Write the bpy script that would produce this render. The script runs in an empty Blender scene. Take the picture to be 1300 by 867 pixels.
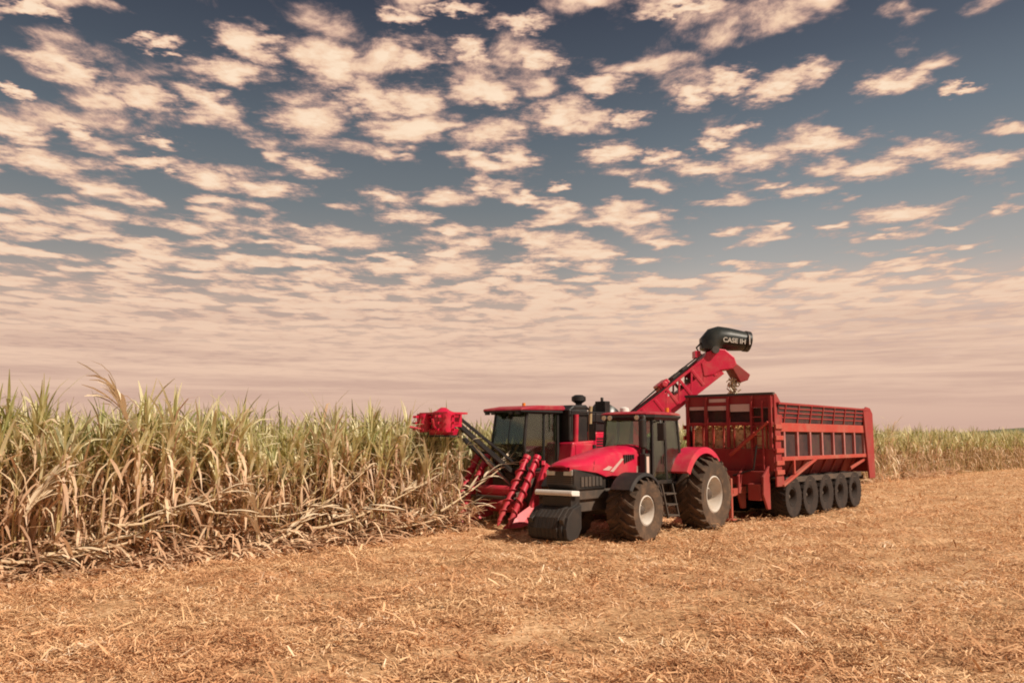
import bpy, math, random
import numpy as np
from mathutils import Vector, Matrix
random.seed(7); rng = np.random.default_rng(7)
R = math.radians
S = bpy.context.scene
C = S.collection

# ------------------------------------------------------------------ camera
FPX, HOR = 1072.0, 557.0                      # focal length and horizon row, photo pixels (1300 x 867)
PITCH = math.atan((HOR - 433.5) / FPX)
CAM_H = 2.35
cd = bpy.data.cameras.new('camera'); cam = bpy.data.objects.new('camera', cd); C.objects.link(cam)
cam.location = (0, 0, CAM_H); cam.rotation_euler = (R(90) + PITCH, 0, 0)
cd.sensor_width = 36; cd.lens = 36 * FPX / 1300; cd.clip_end = 12000; cd.clip_start = .1
S.camera = cam

# ------------------------------------------------------------------ light
SUN_H = Vector((0.87, -0.50, 0)).normalized(); SUN_EL = R(44)
sun_dir = Vector((SUN_H.x * math.cos(SUN_EL), SUN_H.y * math.cos(SUN_EL), math.sin(SUN_EL)))
sd = bpy.data.lights.new('sun', 'SUN'); sd.energy = 4.8; sd.angle = R(0.6); sd.color = (1, .88, .73)
so = bpy.data.objects.new('sun', sd); C.objects.link(so); so.rotation_euler = sun_dir.to_track_quat('Z', 'Y').to_euler()
so.location = (40, -15, 50)
S.view_settings.view_transform = 'Standard'; S.view_settings.look = 'None'
S.view_settings.exposure = .25; S.view_settings.gamma = 1
S.cycles.filter_width = 1.9
S.cycles.max_bounces = 6; S.cycles.transparent_max_bounces = 12

# ------------------------------------------------------------------ node helper
class NT:
    def __init__(s, tree): s.t = tree; s.n = tree.nodes; s.l = tree.links
    def node(s, typ, ins=None, **kw):
        n = s.n.new(typ)
        for k, v in kw.items(): setattr(n, k, v)
        for k, v in (ins or {}).items():
            if isinstance(v, bpy.types.NodeSocket): s.l.new(v, n.inputs[k])
            else: n.inputs[k].default_value = v
        return n
    def math(s, op, a, b=None, c=None, clamp=False):
        ins = {0: a}
        if b is not None: ins[1] = b
        if c is not None: ins[2] = c
        return s.node('ShaderNodeMath', ins, operation=op, use_clamp=clamp).outputs[0]
    def vmath(s, op, a, b=None, c=None, out=0):
        ins = {0: a}
        if b is not None: ins[1] = b
        if c is not None: ins[2] = c
        return s.node('ShaderNodeVectorMath', ins, operation=op).outputs[out]
    def ramp(s, fac, stops, interp='LINEAR'):
        n = s.node('ShaderNodeValToRGB', {0: fac}); r = n.color_ramp; r.interpolation = interp
        while len(r.elements) < len(stops): r.elements.new(.5)
        for e, (p, c) in zip(r.elements, stops): e.position = p; e.color = (*c, 1) if len(c) == 3 else c
        return n.outputs[0]
    def mix(s, fac, a, b, typ='MIX'):
        n = s.node('ShaderNodeMix', data_type='RGBA', blend_type=typ)
        for i, v in ((0, fac), (6, a), (7, b)):
            if isinstance(v, bpy.types.NodeSocket): s.l.new(v, n.inputs[i])
            else: n.inputs[i].default_value = v if i == 0 else (*v, 1) if len(v) == 3 else v
        return n.outputs[2]
    def noise(s, vec, scale, detail=4, rough=.5, dist=0, out=0):
        ins = {'Scale': scale, 'Detail': detail, 'Roughness': rough, 'Distortion': dist}
        if vec is not None: ins['Vector'] = vec
        return s.node('ShaderNodeTexNoise', ins).outputs[out]
    def mapr(s, v, a, b, c=0, d=1, smooth=True):
        return s.node('ShaderNodeMapRange', {0: v, 1: a, 2: b, 3: c, 4: d}, interpolation_type='SMOOTHSTEP' if smooth else 'LINEAR', clamp=True).outputs[0]

def lin(r, g, b):
    f = lambda c: (c / 255 / 12.92) if c / 255 <= .04045 else ((c / 255 + .055) / 1.055) ** 2.4
    return (f(r), f(g), f(b))

# ------------------------------------------------------------------ world: clear sky, altocumulus, warm horizon
W = bpy.data.worlds.new('World'); S.world = W; W.use_nodes = True
w = NT(W.node_tree); w.n.clear()
CLOUDS = [  # centre x, centre y, half width, half height: the photo's larger clouds turned into sky directions
 (85,85,48,30),(195,58,34,10),(12,112,16,16),(48,205,55,24),(20,170,35,16),(28,5,50,12),(180,125,42,24),(262,128,40,26),
 (290,92,58,20),(318,58,38,26),(415,80,50,34),(520,72,44,26),(505,22,38,13),(572,6,45,10),(598,68,32,16),(392,148,60,26),
 (470,125,38,24),(530,128,48,24),(612,118,60,18),(505,168,52,22),(622,170,50,22),(718,148,42,24),(762,112,42,15),
 (796,153,26,13),(680,72,36,18),(655,25,46,13),(775,196,38,16),(655,200,34,13),(190,208,50,9),(270,229,44,18),(347,240,44,15),
 (395,212,36,16),(205,182,30,10),(98,165,28,16),(615,240,24,12),(667,250,22,11),(705,238,14,8),(240,290,30,11),(435,305,52,13),
 (520,275,36,10),(570,338,62,18),(130,272,40,12),(45,290,46,11),(735,318,56,16),(870,8,62,12),(883,122,28,20),
 (925,104,34,14),(985,112,38,20),(1030,92,32,24),(1140,104,40,18),(1220,113,30,7),(930,166,28,10),(965,200,50,17),(893,214,44,13),
 (1045,180,58,16),(1110,213,38,16),(1180,188,55,16),(1250,203,60,14),(1020,243,36,9),(1140,272,55,12),(840,200,24,12),(900,184,24,10)]
tc = w.node('ShaderNodeTexCoord').outputs['Generated']
sep = w.node('ShaderNodeSeparateXYZ', {0: tc})
X, Y, Z = sep.outputs
zc = w.math('MAXIMUM', Z, 0.015)
u = w.math('DIVIDE', X, zc); v = w.math('DIVIDE', Y, zc)
P = w.node('ShaderNodeCombineXYZ', {0: u, 1: v, 2: 0.0}).outputs[0]
# edges of the clouds broken up by turbulence
wn = w.noise(P, 7.5, 4, .6, out=1)
Pw = w.vmath('MULTIPLY_ADD', w.vmath('SUBTRACT', wn, (.5, .5, .5)), (.20, .24, 0), P)
wn2 = w.noise(P, 22, 3, .6, out=1)
Pw = w.vmath('MULTIPLY_ADD', w.vmath('SUBTRACT', wn2, (.5, .5, .5)), (.10, .12, 0), Pw)
D = None
cp, sp = math.cos(PITCH), math.sin(PITCH)
def pix_dir(x, y):
    cx, cy = (x - 650) / FPX, (433.5 - y) / FPX
    d = Vector((cx, cp - cy * sp, sp + cy * cp)); return d.x / d.z, d.y / d.z
for (x, y, hw, hh) in CLOUDS:
    x0, _ = pix_dir(x - hw, y); x1, v0 = pix_dir(x + hw, y)
    _, va = pix_dir(x, y + hh); _, vb = pix_dir(x, y - hh)
    cu, cv = pix_dir(x, y); cv = (va + vb) / 2
    ru, rv = abs(x1 - x0) / 2, abs(va - vb) / 2
    d = w.vmath('LENGTH', w.vmath('MULTIPLY_ADD', Pw, (1 / ru, 1 / rv, 0), (-cu / ru, -cv / rv, 0)), out=1)
    D = d if D is None else w.math('MINIMUM', D, d)
blob = w.math('SUBTRACT', 1.06, D)
# small cloudlets everywhere, denser with distance
Ps = w.vmath('MULTIPLY', P, (1.0, .62, 1))
nf = w.noise(Ps, 5.0, 7, .64, .25)
nc = w.noise(P, .8, 2, .5)
cover = w.mapr(v, 1.6, 7.0, .06, .46)
cov_right = w.mapr(u, .6, 1.5, 0, -.55)
Pc = w.vmath('MULTIPLY_ADD', w.vmath('SUBTRACT', w.noise(P, 5, 3, .6, out=1), (.5, .5, .5)), (.35, .35, 0), P)
vor = w.node('ShaderNodeTexVoronoi', {'Vector': Pc, 'Scale': 4.3}, feature='SMOOTH_F1').outputs[0]
fieldn = w.math('ADD', w.math('ADD', w.math('MULTIPLY', w.math('SUBTRACT', .36, vor), 3.4), w.math('MULTIPLY', w.math('SUBTRACT', nf, .56), 4.0)), w.math('MULTIPLY', w.math('SUBTRACT', nc, .5), 1.4))
fieldn = w.math('ADD', fieldn, w.math('MULTIPLY', cover, 2.6))
fieldn = w.math('ADD', fieldn, w.math('MULTIPLY', cov_right, w.mapr(v, 4.3, 5.4, 1, 0)))
bl = w.math('ADD', w.math('MULTIPLY', blob, 1.25), w.math('ADD', w.math('MULTIPLY', w.math('SUBTRACT', nf, .5), 1.9), w.math('MULTIPLY', w.math('SUBTRACT', w.noise(P, 17, 4, .65), .5), 1.1)))
dens = w.math('MAXIMUM', fieldn, bl)
alpha = w.mapr(dens, -.26, .74)
# base colours of the clear sky
nish = w.node('ShaderNodeTexSky', sky_type='NISHITA', sun_disc=False, sun_elevation=SUN_EL, sun_rotation=math.atan2(SUN_H.x, SUN_H.y), altitude=300, air_density=1, dust_density=2, ozone_density=1).outputs[0]
STR = .1
k = .86 / STR
sc = lambda c: tuple(q * k for q in c)
clear = w.ramp(w.math('MULTIPLY', Z, 1.7), [(0, lin(206, 166, 148)), (.09, lin(200, 164, 148)), (.20, lin(190, 166, 152)), (.33, lin(150, 147, 143)), (.45, lin(119, 125, 128)), (.58, lin(96, 105, 113)), (.70, lin(75, 83, 94)), (.82, lin(58, 64, 77))])
clear = w.vmath('MULTIPLY', clear, (k, k, k))
lift = w.mapr(u, -.2, 1.4, 1, 1.38)
clear = w.vmath('MULTIPLY', clear, w.node('ShaderNodeCombineXYZ', {0: lift, 1: lift, 2: lift}).outputs[0])
clear = w.mix(.06, clear, w.vmath('MULTIPLY', nish, (.35, .35, .4)))
cl_col = w.ramp(w.math('ADD', w.mapr(dens, .0, 1.15, -.06, .72, False), w.math('MULTIPLY', w.noise(P, 13, 5, .65), .34)),
                [(0, lin(158, 130, 130)), (.35, lin(212, 172, 154)), (.62, lin(240, 204, 174)), (1, lin(254, 230, 202))])
haze_tint = w.mapr(Z, .04, .34, .85, 0)
cl_col = w.mix(haze_tint, cl_col, lin(234, 198, 173))
cl_col = w.vmath('MULTIPLY', cl_col, (k, k, k))
skyc = w.mix(alpha, clear, cl_col)
# thin streaked haze band over the horizon
st = w.noise(w.node('ShaderNodeCombineXYZ', {0: w.math('MULTIPLY', X, 2.2), 1: w.math('MULTIPLY', Y, 2.2), 2: w.math('MULTIPLY', Z, 42)}).outputs[0], 1.6, 5, .6, .3)
hz = w.mix(w.mapr(st, .36, .62), sc(lin(204, 170, 153)), sc(lin(232, 197, 173)))
low = w.mix(w.mapr(Z, 0, .09), sc(lin(207, 170, 153)), hz)
skyc = w.mix(w.mapr(Z, .05, .21, .92, 0), skyc, low)
bg = w.node('ShaderNodeBackground', {0: skyc, 1: STR})
w.l.new(bg.outputs[0], w.node('ShaderNodeOutputWorld').inputs[0])
W.cycles.sampling_method = 'MANUAL'; W.cycles.sample_map_resolution = 256

# ------------------------------------------------------------------ materials
def material(name):
    m = bpy.data.materials.new(name); m.use_nodes = True; t = NT(m.node_tree)
    return m, t, t.n['Principled BSDF'], t.n['Material Output']
OBJ = lambda t: t.node('ShaderNodeTexCoord').outputs['Object']
def paint(name, col, rough=.38, dust=.35, dustcol=(.36, .22, .13), metal=0, fade=None, nscale=2.2, zlow=0.0, zhigh=2.6):
    """painted metal with field dust: patchy, thicker low on the machine"""
    m, t, b, o = material(name)
    co = OBJ(t); z = t.node('ShaderNodeSeparateXYZ', {0: co}).outputs[2]
    n = t.noise(co, nscale, 6, .65)
    base = t.mix(t.noise(co, 1.1, 3, .5), tuple(c * .88 for c in col), tuple(min(1, c * 1.12) for c in col))
    stn = t.mapr(t.noise(t.vmath('MULTIPLY', co, (9, 9, 2.2)), 1.6, 5, .7), .56, .74, 0, dust * .9)
    n = t.math('ADD', n, t.math('MULTIPLY', stn, .12))
    base = t.mix(t.mapr(t.noise(co, 26, 3, .7), .62, .74, 0, .5), base, tuple(c * .45 for c in dustcol))
    d = t.math('ADD', t.math('ADD', t.mapr(n, .42, .72, 0, dust), t.math('MULTIPLY', stn, .6)), t.math('MULTIPLY', t.mapr(z, zlow, zhigh, 1, 0), dust * .55), clamp=True)
    t.l.new(t.mix(d, base, dustcol), b.inputs['Base Color'])
    b.inputs['Metallic'].default_value = metal
    t.l.new(t.math('ADD', rough, t.math('MULTIPLY', d, .5), clamp=True), b.inputs['Roughness'])
    bp = t.node('ShaderNodeBump', {'Strength': .15, 'Distance': .02, 'Height': t.noise(co, 3.0, 3, .5)})
    t.l.new(bp.outputs[0], b.inputs['Normal'])
    return m
M = {}
M['red'] = paint('red_paint', (.54, .006, .048), .30, .22)
M['hred'] = paint('harvester_red', (.54, .008, .045), .38, .26)
M['roofred'] = paint('dull_roof_red', (.34, .012, .03), .5, .35)  # darker and rougher than the bodywork red
M['tred'] = paint('trailer_red', (.42, .048, .032), .6, .5, (.32, .15, .10))
M['tdark'] = paint('trailer_dull_and_shade_red', (.30, .022, .022), .6, .35, (.22, .11, .07))  # darker trailer red; on the hopper floor it stands in for shade
M['black'] = paint('black_paint', (.014, .013, .013), .45, .13, (.16, .10, .06))
M['hood'] = paint('black_plastic', (.016, .020, .018), .36, .10, (.16, .12, .08))
M['steel'] = paint('dark_steel', (.05, .045, .04), .55, .45, (.17, .10, .06))
M['white'] = paint('white_paint', (.74, .71, .66), .4, .18)
M['flash'] = paint('pale_decal', (.62, .40, .36), .4, .3)
M['plate'] = paint('pale_plate', (.66, .50, .44), .6, .3, (.5, .3, .22))
M['chrome'] = paint('bright_metal', (.62, .60, .56), .3, .15, metal=.8)
M['rim'] = paint('silver_rim', (.60, .57, .52), .45, .35, (.40, .28, .19))
M['greylet'] = paint('grey_lettering', (.46, .46, .42), .5, .3)
M['weight'] = paint('cast_iron', (.010, .010, .010), .6, .25, (.09, .055, .035))
M['orange'] = paint('amber_lamp', (.7, .2, .02), .3, 0)
M['pipe'] = paint('dusty_pipe', (.42, .30, .16), .6, .3)
M['rubber'] = paint('dusty_rubber', (.030, .023, .018), .88, .72, (.15, .088, .052), nscale=3.5, zlow=-1.2, zhigh=3)
M['rubber_dark'] = paint('trailer_rubber', (.014, .011, .010), .9, .5, (.06, .038, .028), nscale=3.5)
M['seat'] = paint('seat_fabric', (.05, .05, .055), .9, .2)
def screen_mat():
    m, t, b, o = material('dark_screen')
    co = OBJ(t); n = t.noise(co, 1.6, 4, .6)
    t.l.new(t.ramp(n, [(.35, (.030, .015, .016)), (.55, (.075, .030, .026)), (.7, (.045, .045, .024))]), b.inputs['Base Color'])
    b.inputs['Roughness'].default_value = .9
    g = t.node('ShaderNodeTexChecker', {'Vector': co, 'Scale': 60.0}).outputs[1]
    t.l.new(t.node('ShaderNodeBump', {'Strength': .4, 'Distance': .01, 'Height': g}).outputs[0], b.inputs['Normal'])
    return m
M['post'] = paint('dusty_post', (.36, .10, .095), .6, .5, (.42, .26, .22))
M['screen'] = screen_mat()
def glass_mat():
    m, t, b, o = material('tinted_glass')
    tr = t.node('ShaderNodeBsdfTransparent', {0: (.78, .88, .76, 1)}).outputs[0]
    gl = t.node('ShaderNodeBsdfGlossy', {'Color': (.9, .95, .9, 1), 'Roughness': .04}).outputs[0]
    df = t.node('ShaderNodeBsdfDiffuse', {0: (.12, .12, .08, 1)}).outputs[0]
    lw = t.node('ShaderNodeFresnel', {'IOR': 1.5}).outputs[0]
    a = t.node('ShaderNodeMixShader', {0: t.mapr(t.noise(OBJ(t), 2.5, 4, .6), .4, .8, .05, .30), 1: tr, 2: df}).outputs[0]
    s = t.node('ShaderNodeMixShader', {0: t.math('MULTIPLY_ADD', lw, .9, .06), 1: a, 2: gl}).outputs[0]
    t.l.new(s, o.inputs[0]); return m
M['glass'] = glass_mat()
def plant_mat(name, stops, transl=.3, patch=None):   # patch: field-scale variation of the material's own tint
    m, t, b, o = material(name)
    rnd = t.node('ShaderNodeNewGeometry').outputs['Random Per Island']
    oi = t.node('ShaderNodeObjectInfo').outputs['Random']
    pos = t.node('ShaderNodeNewGeometry').outputs['Position']
    f = t.math('ADD', t.math('MULTIPLY', rnd, .8), t.math('MULTIPLY', t.math('SUBTRACT', t.noise(pos, .9, 3, .5), .5), .9), clamp=True)
    f = t.math('FRACT', t.math('ADD', f, t.math('MULTIPLY', oi, .12)))
    col = t.ramp(f, stops)
    if patch:
        col = t.mix(t.mapr(t.noise(pos, .55, 5, .65), .38, .66), t.mix(1.0, col, patch[0], 'MULTIPLY'), t.mix(1.0, col, patch[1], 'MULTIPLY'))
    d = t.node('ShaderNodeBsdfDiffuse', {0: col}).outputs[0]
    tl = t.node('ShaderNodeBsdfTranslucent', {0: col}).outputs[0]
    g = t.node('ShaderNodeBsdfGlossy', {0: (.9, .9, .8, 1), 'Roughness': .5}).outputs[0]
    a = t.node('ShaderNodeMixShader', {0: transl, 1: d, 2: tl}).outputs[0]
    t.l.new(t.node('ShaderNodeMixShader', {0: .04, 1: a, 2: g}).outputs[0], o.inputs[0])
    return m
M['green'] = plant_mat('cane_green', [(0, (.24, .25, .09)), (.25, (.46, .43, .16)), (.5, (.66, .59, .29)), (.8, (.84, .75, .50)), (1, (.17, .17, .08))], .4)
M['dry'] = plant_mat('cane_dry', [(0, (.34, .20, .12)), (.25, (.62, .40, .26)), (.55, (.82, .60, .40)), (.85, (.90, .75, .52)), (1, (.38, .23, .14))], .42)
M['stalk'] = plant_mat('cane_stalk', [(0, (.30, .20, .08)), (.5, (.45, .34, .15)), (1, (.22, .13, .07))], 0)
M['pale'] = plant_mat('bleached_leaf', [(0, (.52, .40, .27)), (.6, (.80, .66, .48)), (1, (.58, .44, .30))], .15)
M['stem'] = plant_mat('lodged_stem', [(0, (.46, .34, .21)), (.6, (.62, .48, .32)), (1, (.50, .37, .23))], 0)
M['white_cane'] = plant_mat('fresh_cut_cane', [(0, (.66, .56, .42)), (1, (.84, .76, .62))], 0)
M['litter'] = plant_mat('leaf_litter', [(0, (.28, .16, .095)), (.3, (.56, .34, .21)), (.6, (.74, .49, .31)), (.85, (.88, .68, .46)), (1, (.32, .18, .10))], .3)
M['straw'] = plant_mat('straw', [(0, (.34, .18, .095)), (.2, (.54, .32, .175)), (.5, (.75, .49, .275)), (.8, (.87, .63, .39)), (.95, (.93, .80, .62)), (1, (.36, .22, .13))], .1, ((.88, .72, .64), (1.05, 1.03, 1.0)))
M['billet'] = plant_mat('cane_billet', [(0, (.50, .32, .13)), (.5, (.72, .50, .24)), (.8, (.82, .64, .36)), (1, (.44, .26, .12))], 0)
FWv = Vector((-.695, -.719, 0)).normalized(); NLv = Vector((-FWv.y, FWv.x, 0))     # direction of the cane rows and across them
def soil_mat():
    m, t, b, o = material('straw_soil')
    pos = t.node('ShaderNodeNewGeometry').outputs['Position']
    st = t.vmath('MULTIPLY', pos, (1, 1, 1))
    n1 = t.noise(st, 14, 6, .7, .6); n2 = t.noise(pos, .35, 4, .6); n3 = t.noise(pos, 3.2, 5, .6)
    f = t.math('ADD', t.math('MULTIPLY', n1, .75), t.math('ADD', t.math('MULTIPLY', n2, .22), t.math('MULTIPLY', n3, .22)))
    al_ = t.vmath('DOT_PRODUCT', pos, tuple(FWv), out=1); ac_ = t.vmath('DOT_PRODUCT', pos, tuple(NLv), out=1)
    rw = t.noise(t.node('ShaderNodeCombineXYZ', {0: t.math('MULTIPLY', al_, .12), 1: t.math('MULTIPLY', ac_, .9), 2: 0.0}).outputs[0], 1.3, 5, .65)
    f = t.math('ADD', t.math('SUBTRACT', f, .22), t.math('MULTIPLY', t.math('SUBTRACT', rw, .42), .45))
    t.l.new(t.ramp(f, [(.28, (.32, .17, .085)), (.42, (.55, .325, .17)), (.54, (.75, .49, .285)), (.68, (.86, .62, .40))]), b.inputs['Base Color'])
    b.inputs['Roughness'].default_value = .95; b.inputs['Specular IOR Level'].default_value = .1
    t.l.new(t.node('ShaderNodeBump', {'Strength': .7, 'Distance': .06, 'Height': n1}).outputs[0], b.inputs['Normal'])
    return m
M['soil'] = soil_mat()
def hill_mat():
    m, t, b, o = material('hill')
    pos = t.node('ShaderNodeNewGeometry').outputs['Position']
    t.l.new(t.ramp(t.noise(pos, .03, 6, .6), [(.35, (.085, .095, .055)), (.6, (.15, .15, .075)), (.75, (.22, .17, .10))]), b.inputs['Base Color'])
    b.inputs['Roughness'].default_value = 1; return m
M['hill'] = hill_mat()

# ------------------------------------------------------------------ mesh builder
class MB:
    def __init__(s, mat=None): s.v = []; s.f = []; s.mi = []; s.M = mat or Matrix(); s.i = 0
    def add(s, vs, fs):
        o = len(s.v); s.v += [tuple(s.M @ Vector(p)) for p in vs]; s.f += [tuple(i + o for i in f) for f in fs]; s.mi += [s.i] * len(fs); return s
    def box(s, x0, x1, y0, y1, z0, z1):
        return s.add([(x0,y0,z0),(x1,y0,z0),(x1,y1,z0),(x0,y1,z0),(x0,y0,z1),(x1,y0,z1),(x1,y1,z1),(x0,y1,z1)],
                     [(0,3,2,1),(4,5,6,7),(0,1,5,4),(1,2,6,5),(2,3,7,6),(3,0,4,7)])
    def beam(s, a, b, w, h=None, up=(0, 0, 1)):
        h = h or w; a = Vector(a); b = Vector(b); d = (b - a).normalized(); up = Vector(up)
        if abs(d.dot(up)) > .98: up = Vector((1, 0, 0))
        r = d.cross(up).normalized(); q = r.cross(d)
        vs = [p + r * i * w / 2 + q * j * h / 2 for p in (a, b) for i, j in ((-1,-1),(1,-1),(1,1),(-1,1))]
        return s.add(vs, [(0,1,2,3),(7,6,5,4),(0,4,5,1),(1,5,6,2),(2,6,7,3),(3,7,4,0)])
    def tube(s, pts, r, n=10, cap=True):
        pts = [Vector(p) for p in pts]; rs = r if isinstance(r, (list, tuple)) else [r] * len(pts)
        vs, fs = [], []; ref = None
        for i, p in enumerate(pts):
            d = (pts[min(i+1, len(pts)-1)] - pts[max(i-1, 0)]).normalized()
            if ref is None: ref = d.orthogonal().normalized()
            ref = (ref - d * ref.dot(d)).normalized(); q = d.cross(ref)
            for k in range(n):
                a = 2 * math.pi * k / n; vs.append(p + (ref * math.cos(a) + q * math.sin(a)) * rs[i])
        for i in range(len(pts) - 1):
            for k in range(n):
                a, b = i*n+k, i*n+(k+1) % n; fs.append((a, b, b+n, a+n))
        if cap: fs += [tuple(range(n-1, -1, -1)), tuple(range((len(pts)-1)*n, len(pts)*n))]
        return s.add(vs, fs)
    def loft(s, secs, cap=True, closed=True):
        n = len(secs[0]); vs = [p for q in secs for p in q]; fs = []
        for i in range(len(secs) - 1):
            for k in range(n if closed else n - 1):
                a, b = i*n+k, i*n+(k+1) % n; fs.append((a, b, b+n, a+n))
        if cap and closed: fs += [tuple(range(n-1, -1, -1)), tuple(range((len(secs)-1)*n, len(secs)*n))]
        return s.add(vs, fs)
    def prism(s, poly, y0, y1):          # poly in x,z
        return s.loft([[(x, y0, z) for x, z in poly], [(x, y1, z) for x, z in poly]])
    def revolve_y(s, prof, c, n=36):     # prof (r, y) around a y-parallel axis through c
        secs = []
        for k in range(n + 1):
            a = 2 * math.pi * k / n; secs.append([(c[0] + r * math.cos(a), c[1] + y, c[2] + r * math.sin(a)) for r, y in prof])
        return s.loft(secs, cap=False, closed=False)
    def build(s, name, mats, parent=None, smooth=False, bevel=0, **props):
        me = bpy.data.meshes.new(name); me.from_pydata(s.v, [], s.f)
        mats = mats if isinstance(mats, (list, tuple)) else [mats]
        for m in mats: me.materials.append(M[m] if isinstance(m, str) else m)
        if len(mats) > 1: me.polygons.foreach_set('material_index', s.mi)
        o = bpy.data.objects.new(name, me); C.objects.link(o); o.parent = parent
        if smooth:
            me.polygons.foreach_set('use_smooth', [True] * len(me.polygons))
            me.update()
            try: me.set_sharp_from_angle(angle=R(38))
            except Exception: pass
        if bevel:
            b = o.modifiers.new('bevel', 'BEVEL'); b.width = bevel; b.segments = 2; b.limit_method = 'ANGLE'; b.angle_limit = R(40)
        for k_, v_ in props.items(): o[k_] = v_
        return o
def empty(name, loc=(0, 0, 0), rz=0, parent=None, **props):
    o = bpy.data.objects.new(name, None); C.objects.link(o); o.location = loc; o.rotation_euler = (0, 0, rz); o.parent = parent
    o.empty_display_size = .3
    for k_, v_ in props.items(): o[k_] = v_
    return o

# machine frame: origin under the tractor's front axle, x forward, y to the machine's left
A0 = Vector((2.3, 20.7, 0)); FW = Vector((-.695, -.719, 0)).normalized(); NL = Vector((-FW.y, FW.x, 0))
RZ = math.atan2(FW.y, FW.x)
def fr(x, y, z=0): return A0 + FW * x + NL * y + Vector((0, 0, z))

# ------------------------------------------------------------------ ground
_tab = np.random.default_rng(11).random((256, 256))
def vn(x, y, f):
    x = np.asarray(x) * f + 1000.3; y = np.asarray(y) * f + 1000.7; i = np.floor(x).astype(int); j = np.floor(y).astype(int); a = x - i; b = y - j
    a = a * a * (3 - 2 * a); b = b * b * (3 - 2 * b); T_ = lambda p, q: _tab[p & 255, q & 255]
    return (T_(i, j) * (1 - a) + T_(i + 1, j) * a) * (1 - b) + (T_(i, j + 1) * (1 - a) + T_(i + 1, j + 1) * a) * b
def gz(x, y):
    z = .0 * x
    for (kx, ky, a, p) in [(1.3,.7,.012,0),(-.9,1.6,.012,2),(2.7,-2.1,.008,1),(.31,.22,.02,3),(3.9,1.3,.006,.5),(-.17,.29,.03,4),(5.1,4.4,.005,2),(6.3,-5.2,.005,1.2)]:
        z = z + a * np.sin(kx * x + ky * y + p)
    return z * np.exp(-((x * x + y * y) / 90 ** 2)) - .03
g = np.sinh(np.linspace(-1, 1, 641) * 8) / np.sinh(8) * 6000
gx, gy = np.meshgrid(g, g + 0.0)
gy = gy + 15
vz = gz(gx, gy)
n = len(g)
verts = np.stack([gx.ravel(), gy.ravel(), vz.ravel()], 1)
idx = np.arange(n * n).reshape(n, n)
quads = np.stack([idx[:-1, :-1].ravel(), idx[:-1, 1:].ravel(), idx[1:, 1:].ravel(), idx[1:, :-1].ravel()], 1)
def np_mesh(name, verts, quads, mats, midx=None, smooth=False, parent=None, **props):
    me = bpy.data.meshes.new(name); nv, nf = len(verts), len(quads); q = quads.shape[1]
    me.vertices.add(nv); me.vertices.foreach_set('co', verts.astype(np.float32).ravel())
    me.loops.add(nf * q); me.loops.foreach_set('vertex_index', quads.astype(np.int32).ravel())
    me.polygons.add(nf); me.polygons.foreach_set('loop_start', np.arange(0, nf * q, q, dtype=np.int32))
    for m in mats: me.materials.append(M[m])
    if midx is not None: me.polygons.foreach_set('material_index', midx.astype(np.int32))
    if smooth: me.polygons.foreach_set('use_smooth', np.ones(nf, bool))
    me.update(calc_edges=True)
    o = bpy.data.objects.new(name, me); C.objects.link(o); o.parent = parent
    for k_, v_ in props.items(): o[k_] = v_
    return o
np_mesh('ground', verts, quads, ['soil'], smooth=True, kind='structure', label='harvested field floor of tan cane straw over orange soil')

# distant hills
def ridge(name, x0, x1, y, base, amps, seed, label):
    r = random.Random(seed); N_ = 120; mb = MB(); secs = []
    for i in range(N_ + 1):
        t = i / N_; x = x0 + (x1 - x0) * t
        h = base * (math.sin(math.pi * min(1, max(0, t))) ** .8) + sum(a * math.sin(f * t + p) for a, f, p in amps)
        h = max(h, 1)
        secs.append([(x, y - 200, -2), (x, y - 80, h * .55), (x, y, h), (x, y + 150, h * .7), (x, y + 300, -2)])
    mb.loft(secs, cap=False, closed=False); mb.build(name, 'hill', smooth=True, kind='structure', label=label)
ridge('hill', 560, 2400, 1250, 44, [(1.5, 13, 1), (.8, 37, 2), (.4, 90, 0)], 3, 'low dark green hill beyond the cane at the right')

# ------------------------------------------------------------------ blades as numpy batches
def blades(base, az, length, width, e0, droop, segs=4, tip=.15):
    """bent leaf strips. base (n,3); e0 start elevation, droop total bend (rad). returns verts, quads"""
    n_ = len(base); pts = np.zeros((n_, segs + 1, 3)); pts[:, 0] = base
    ws = np.linspace(0, 1, segs + 1)
    prof = np.interp(ws, [0, .25, .7, 1], [.55, 1, .75, tip])
    h = np.stack([np.cos(az), np.sin(az)], 1)
    side0 = np.stack([-np.sin(az), np.cos(az), np.zeros(n_)], 1)
    for s_ in range(segs):
        e = e0 - droop * ((s_ + .5) / segs) ** 1.4
        d = np.concatenate([h * np.cos(e)[:, None], np.sin(e)[:, None]], 1)
        pts[:, s_ + 1] = pts[:, s_] + d * (length / segs)[:, None]
    tw = rng.uniform(-.9, .9, n_)
    V_ = np.zeros((n_, segs + 1, 2, 3))
    for s_ in range(segs + 1):
        a = tw * (s_ / segs)
        sd_ = side0 * np.cos(a)[:, None] + np.array([0, 0, 1.]) * np.sin(a)[:, None]
        V_[:, s_, 0] = pts[:, s_] - sd_ * (width * prof[s_] / 2)[:, None]
        V_[:, s_, 1] = pts[:, s_] + sd_ * (width * prof[s_] / 2)[:, None]
    V_ = V_.reshape(-1, 3)
    b = (np.arange(n_) * (segs + 1) * 2)[:, None]
    q = np.concatenate([b + np.array([2*s_, 2*s_+1, 2*s_+3, 2*s_+2])[None] for s_ in range(segs)], 0)
    return V_, q
def join(parts):
    vs, qs, ms, o = [], [], [], 0
    for v_, q_, m_ in parts:
        vs.append(v_); qs.append(q_ + o); ms.append(np.full(len(q_), m_)); o += len(v_)
    return np.concatenate(vs), np.concatenate(qs), np.concatenate(ms)
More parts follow.
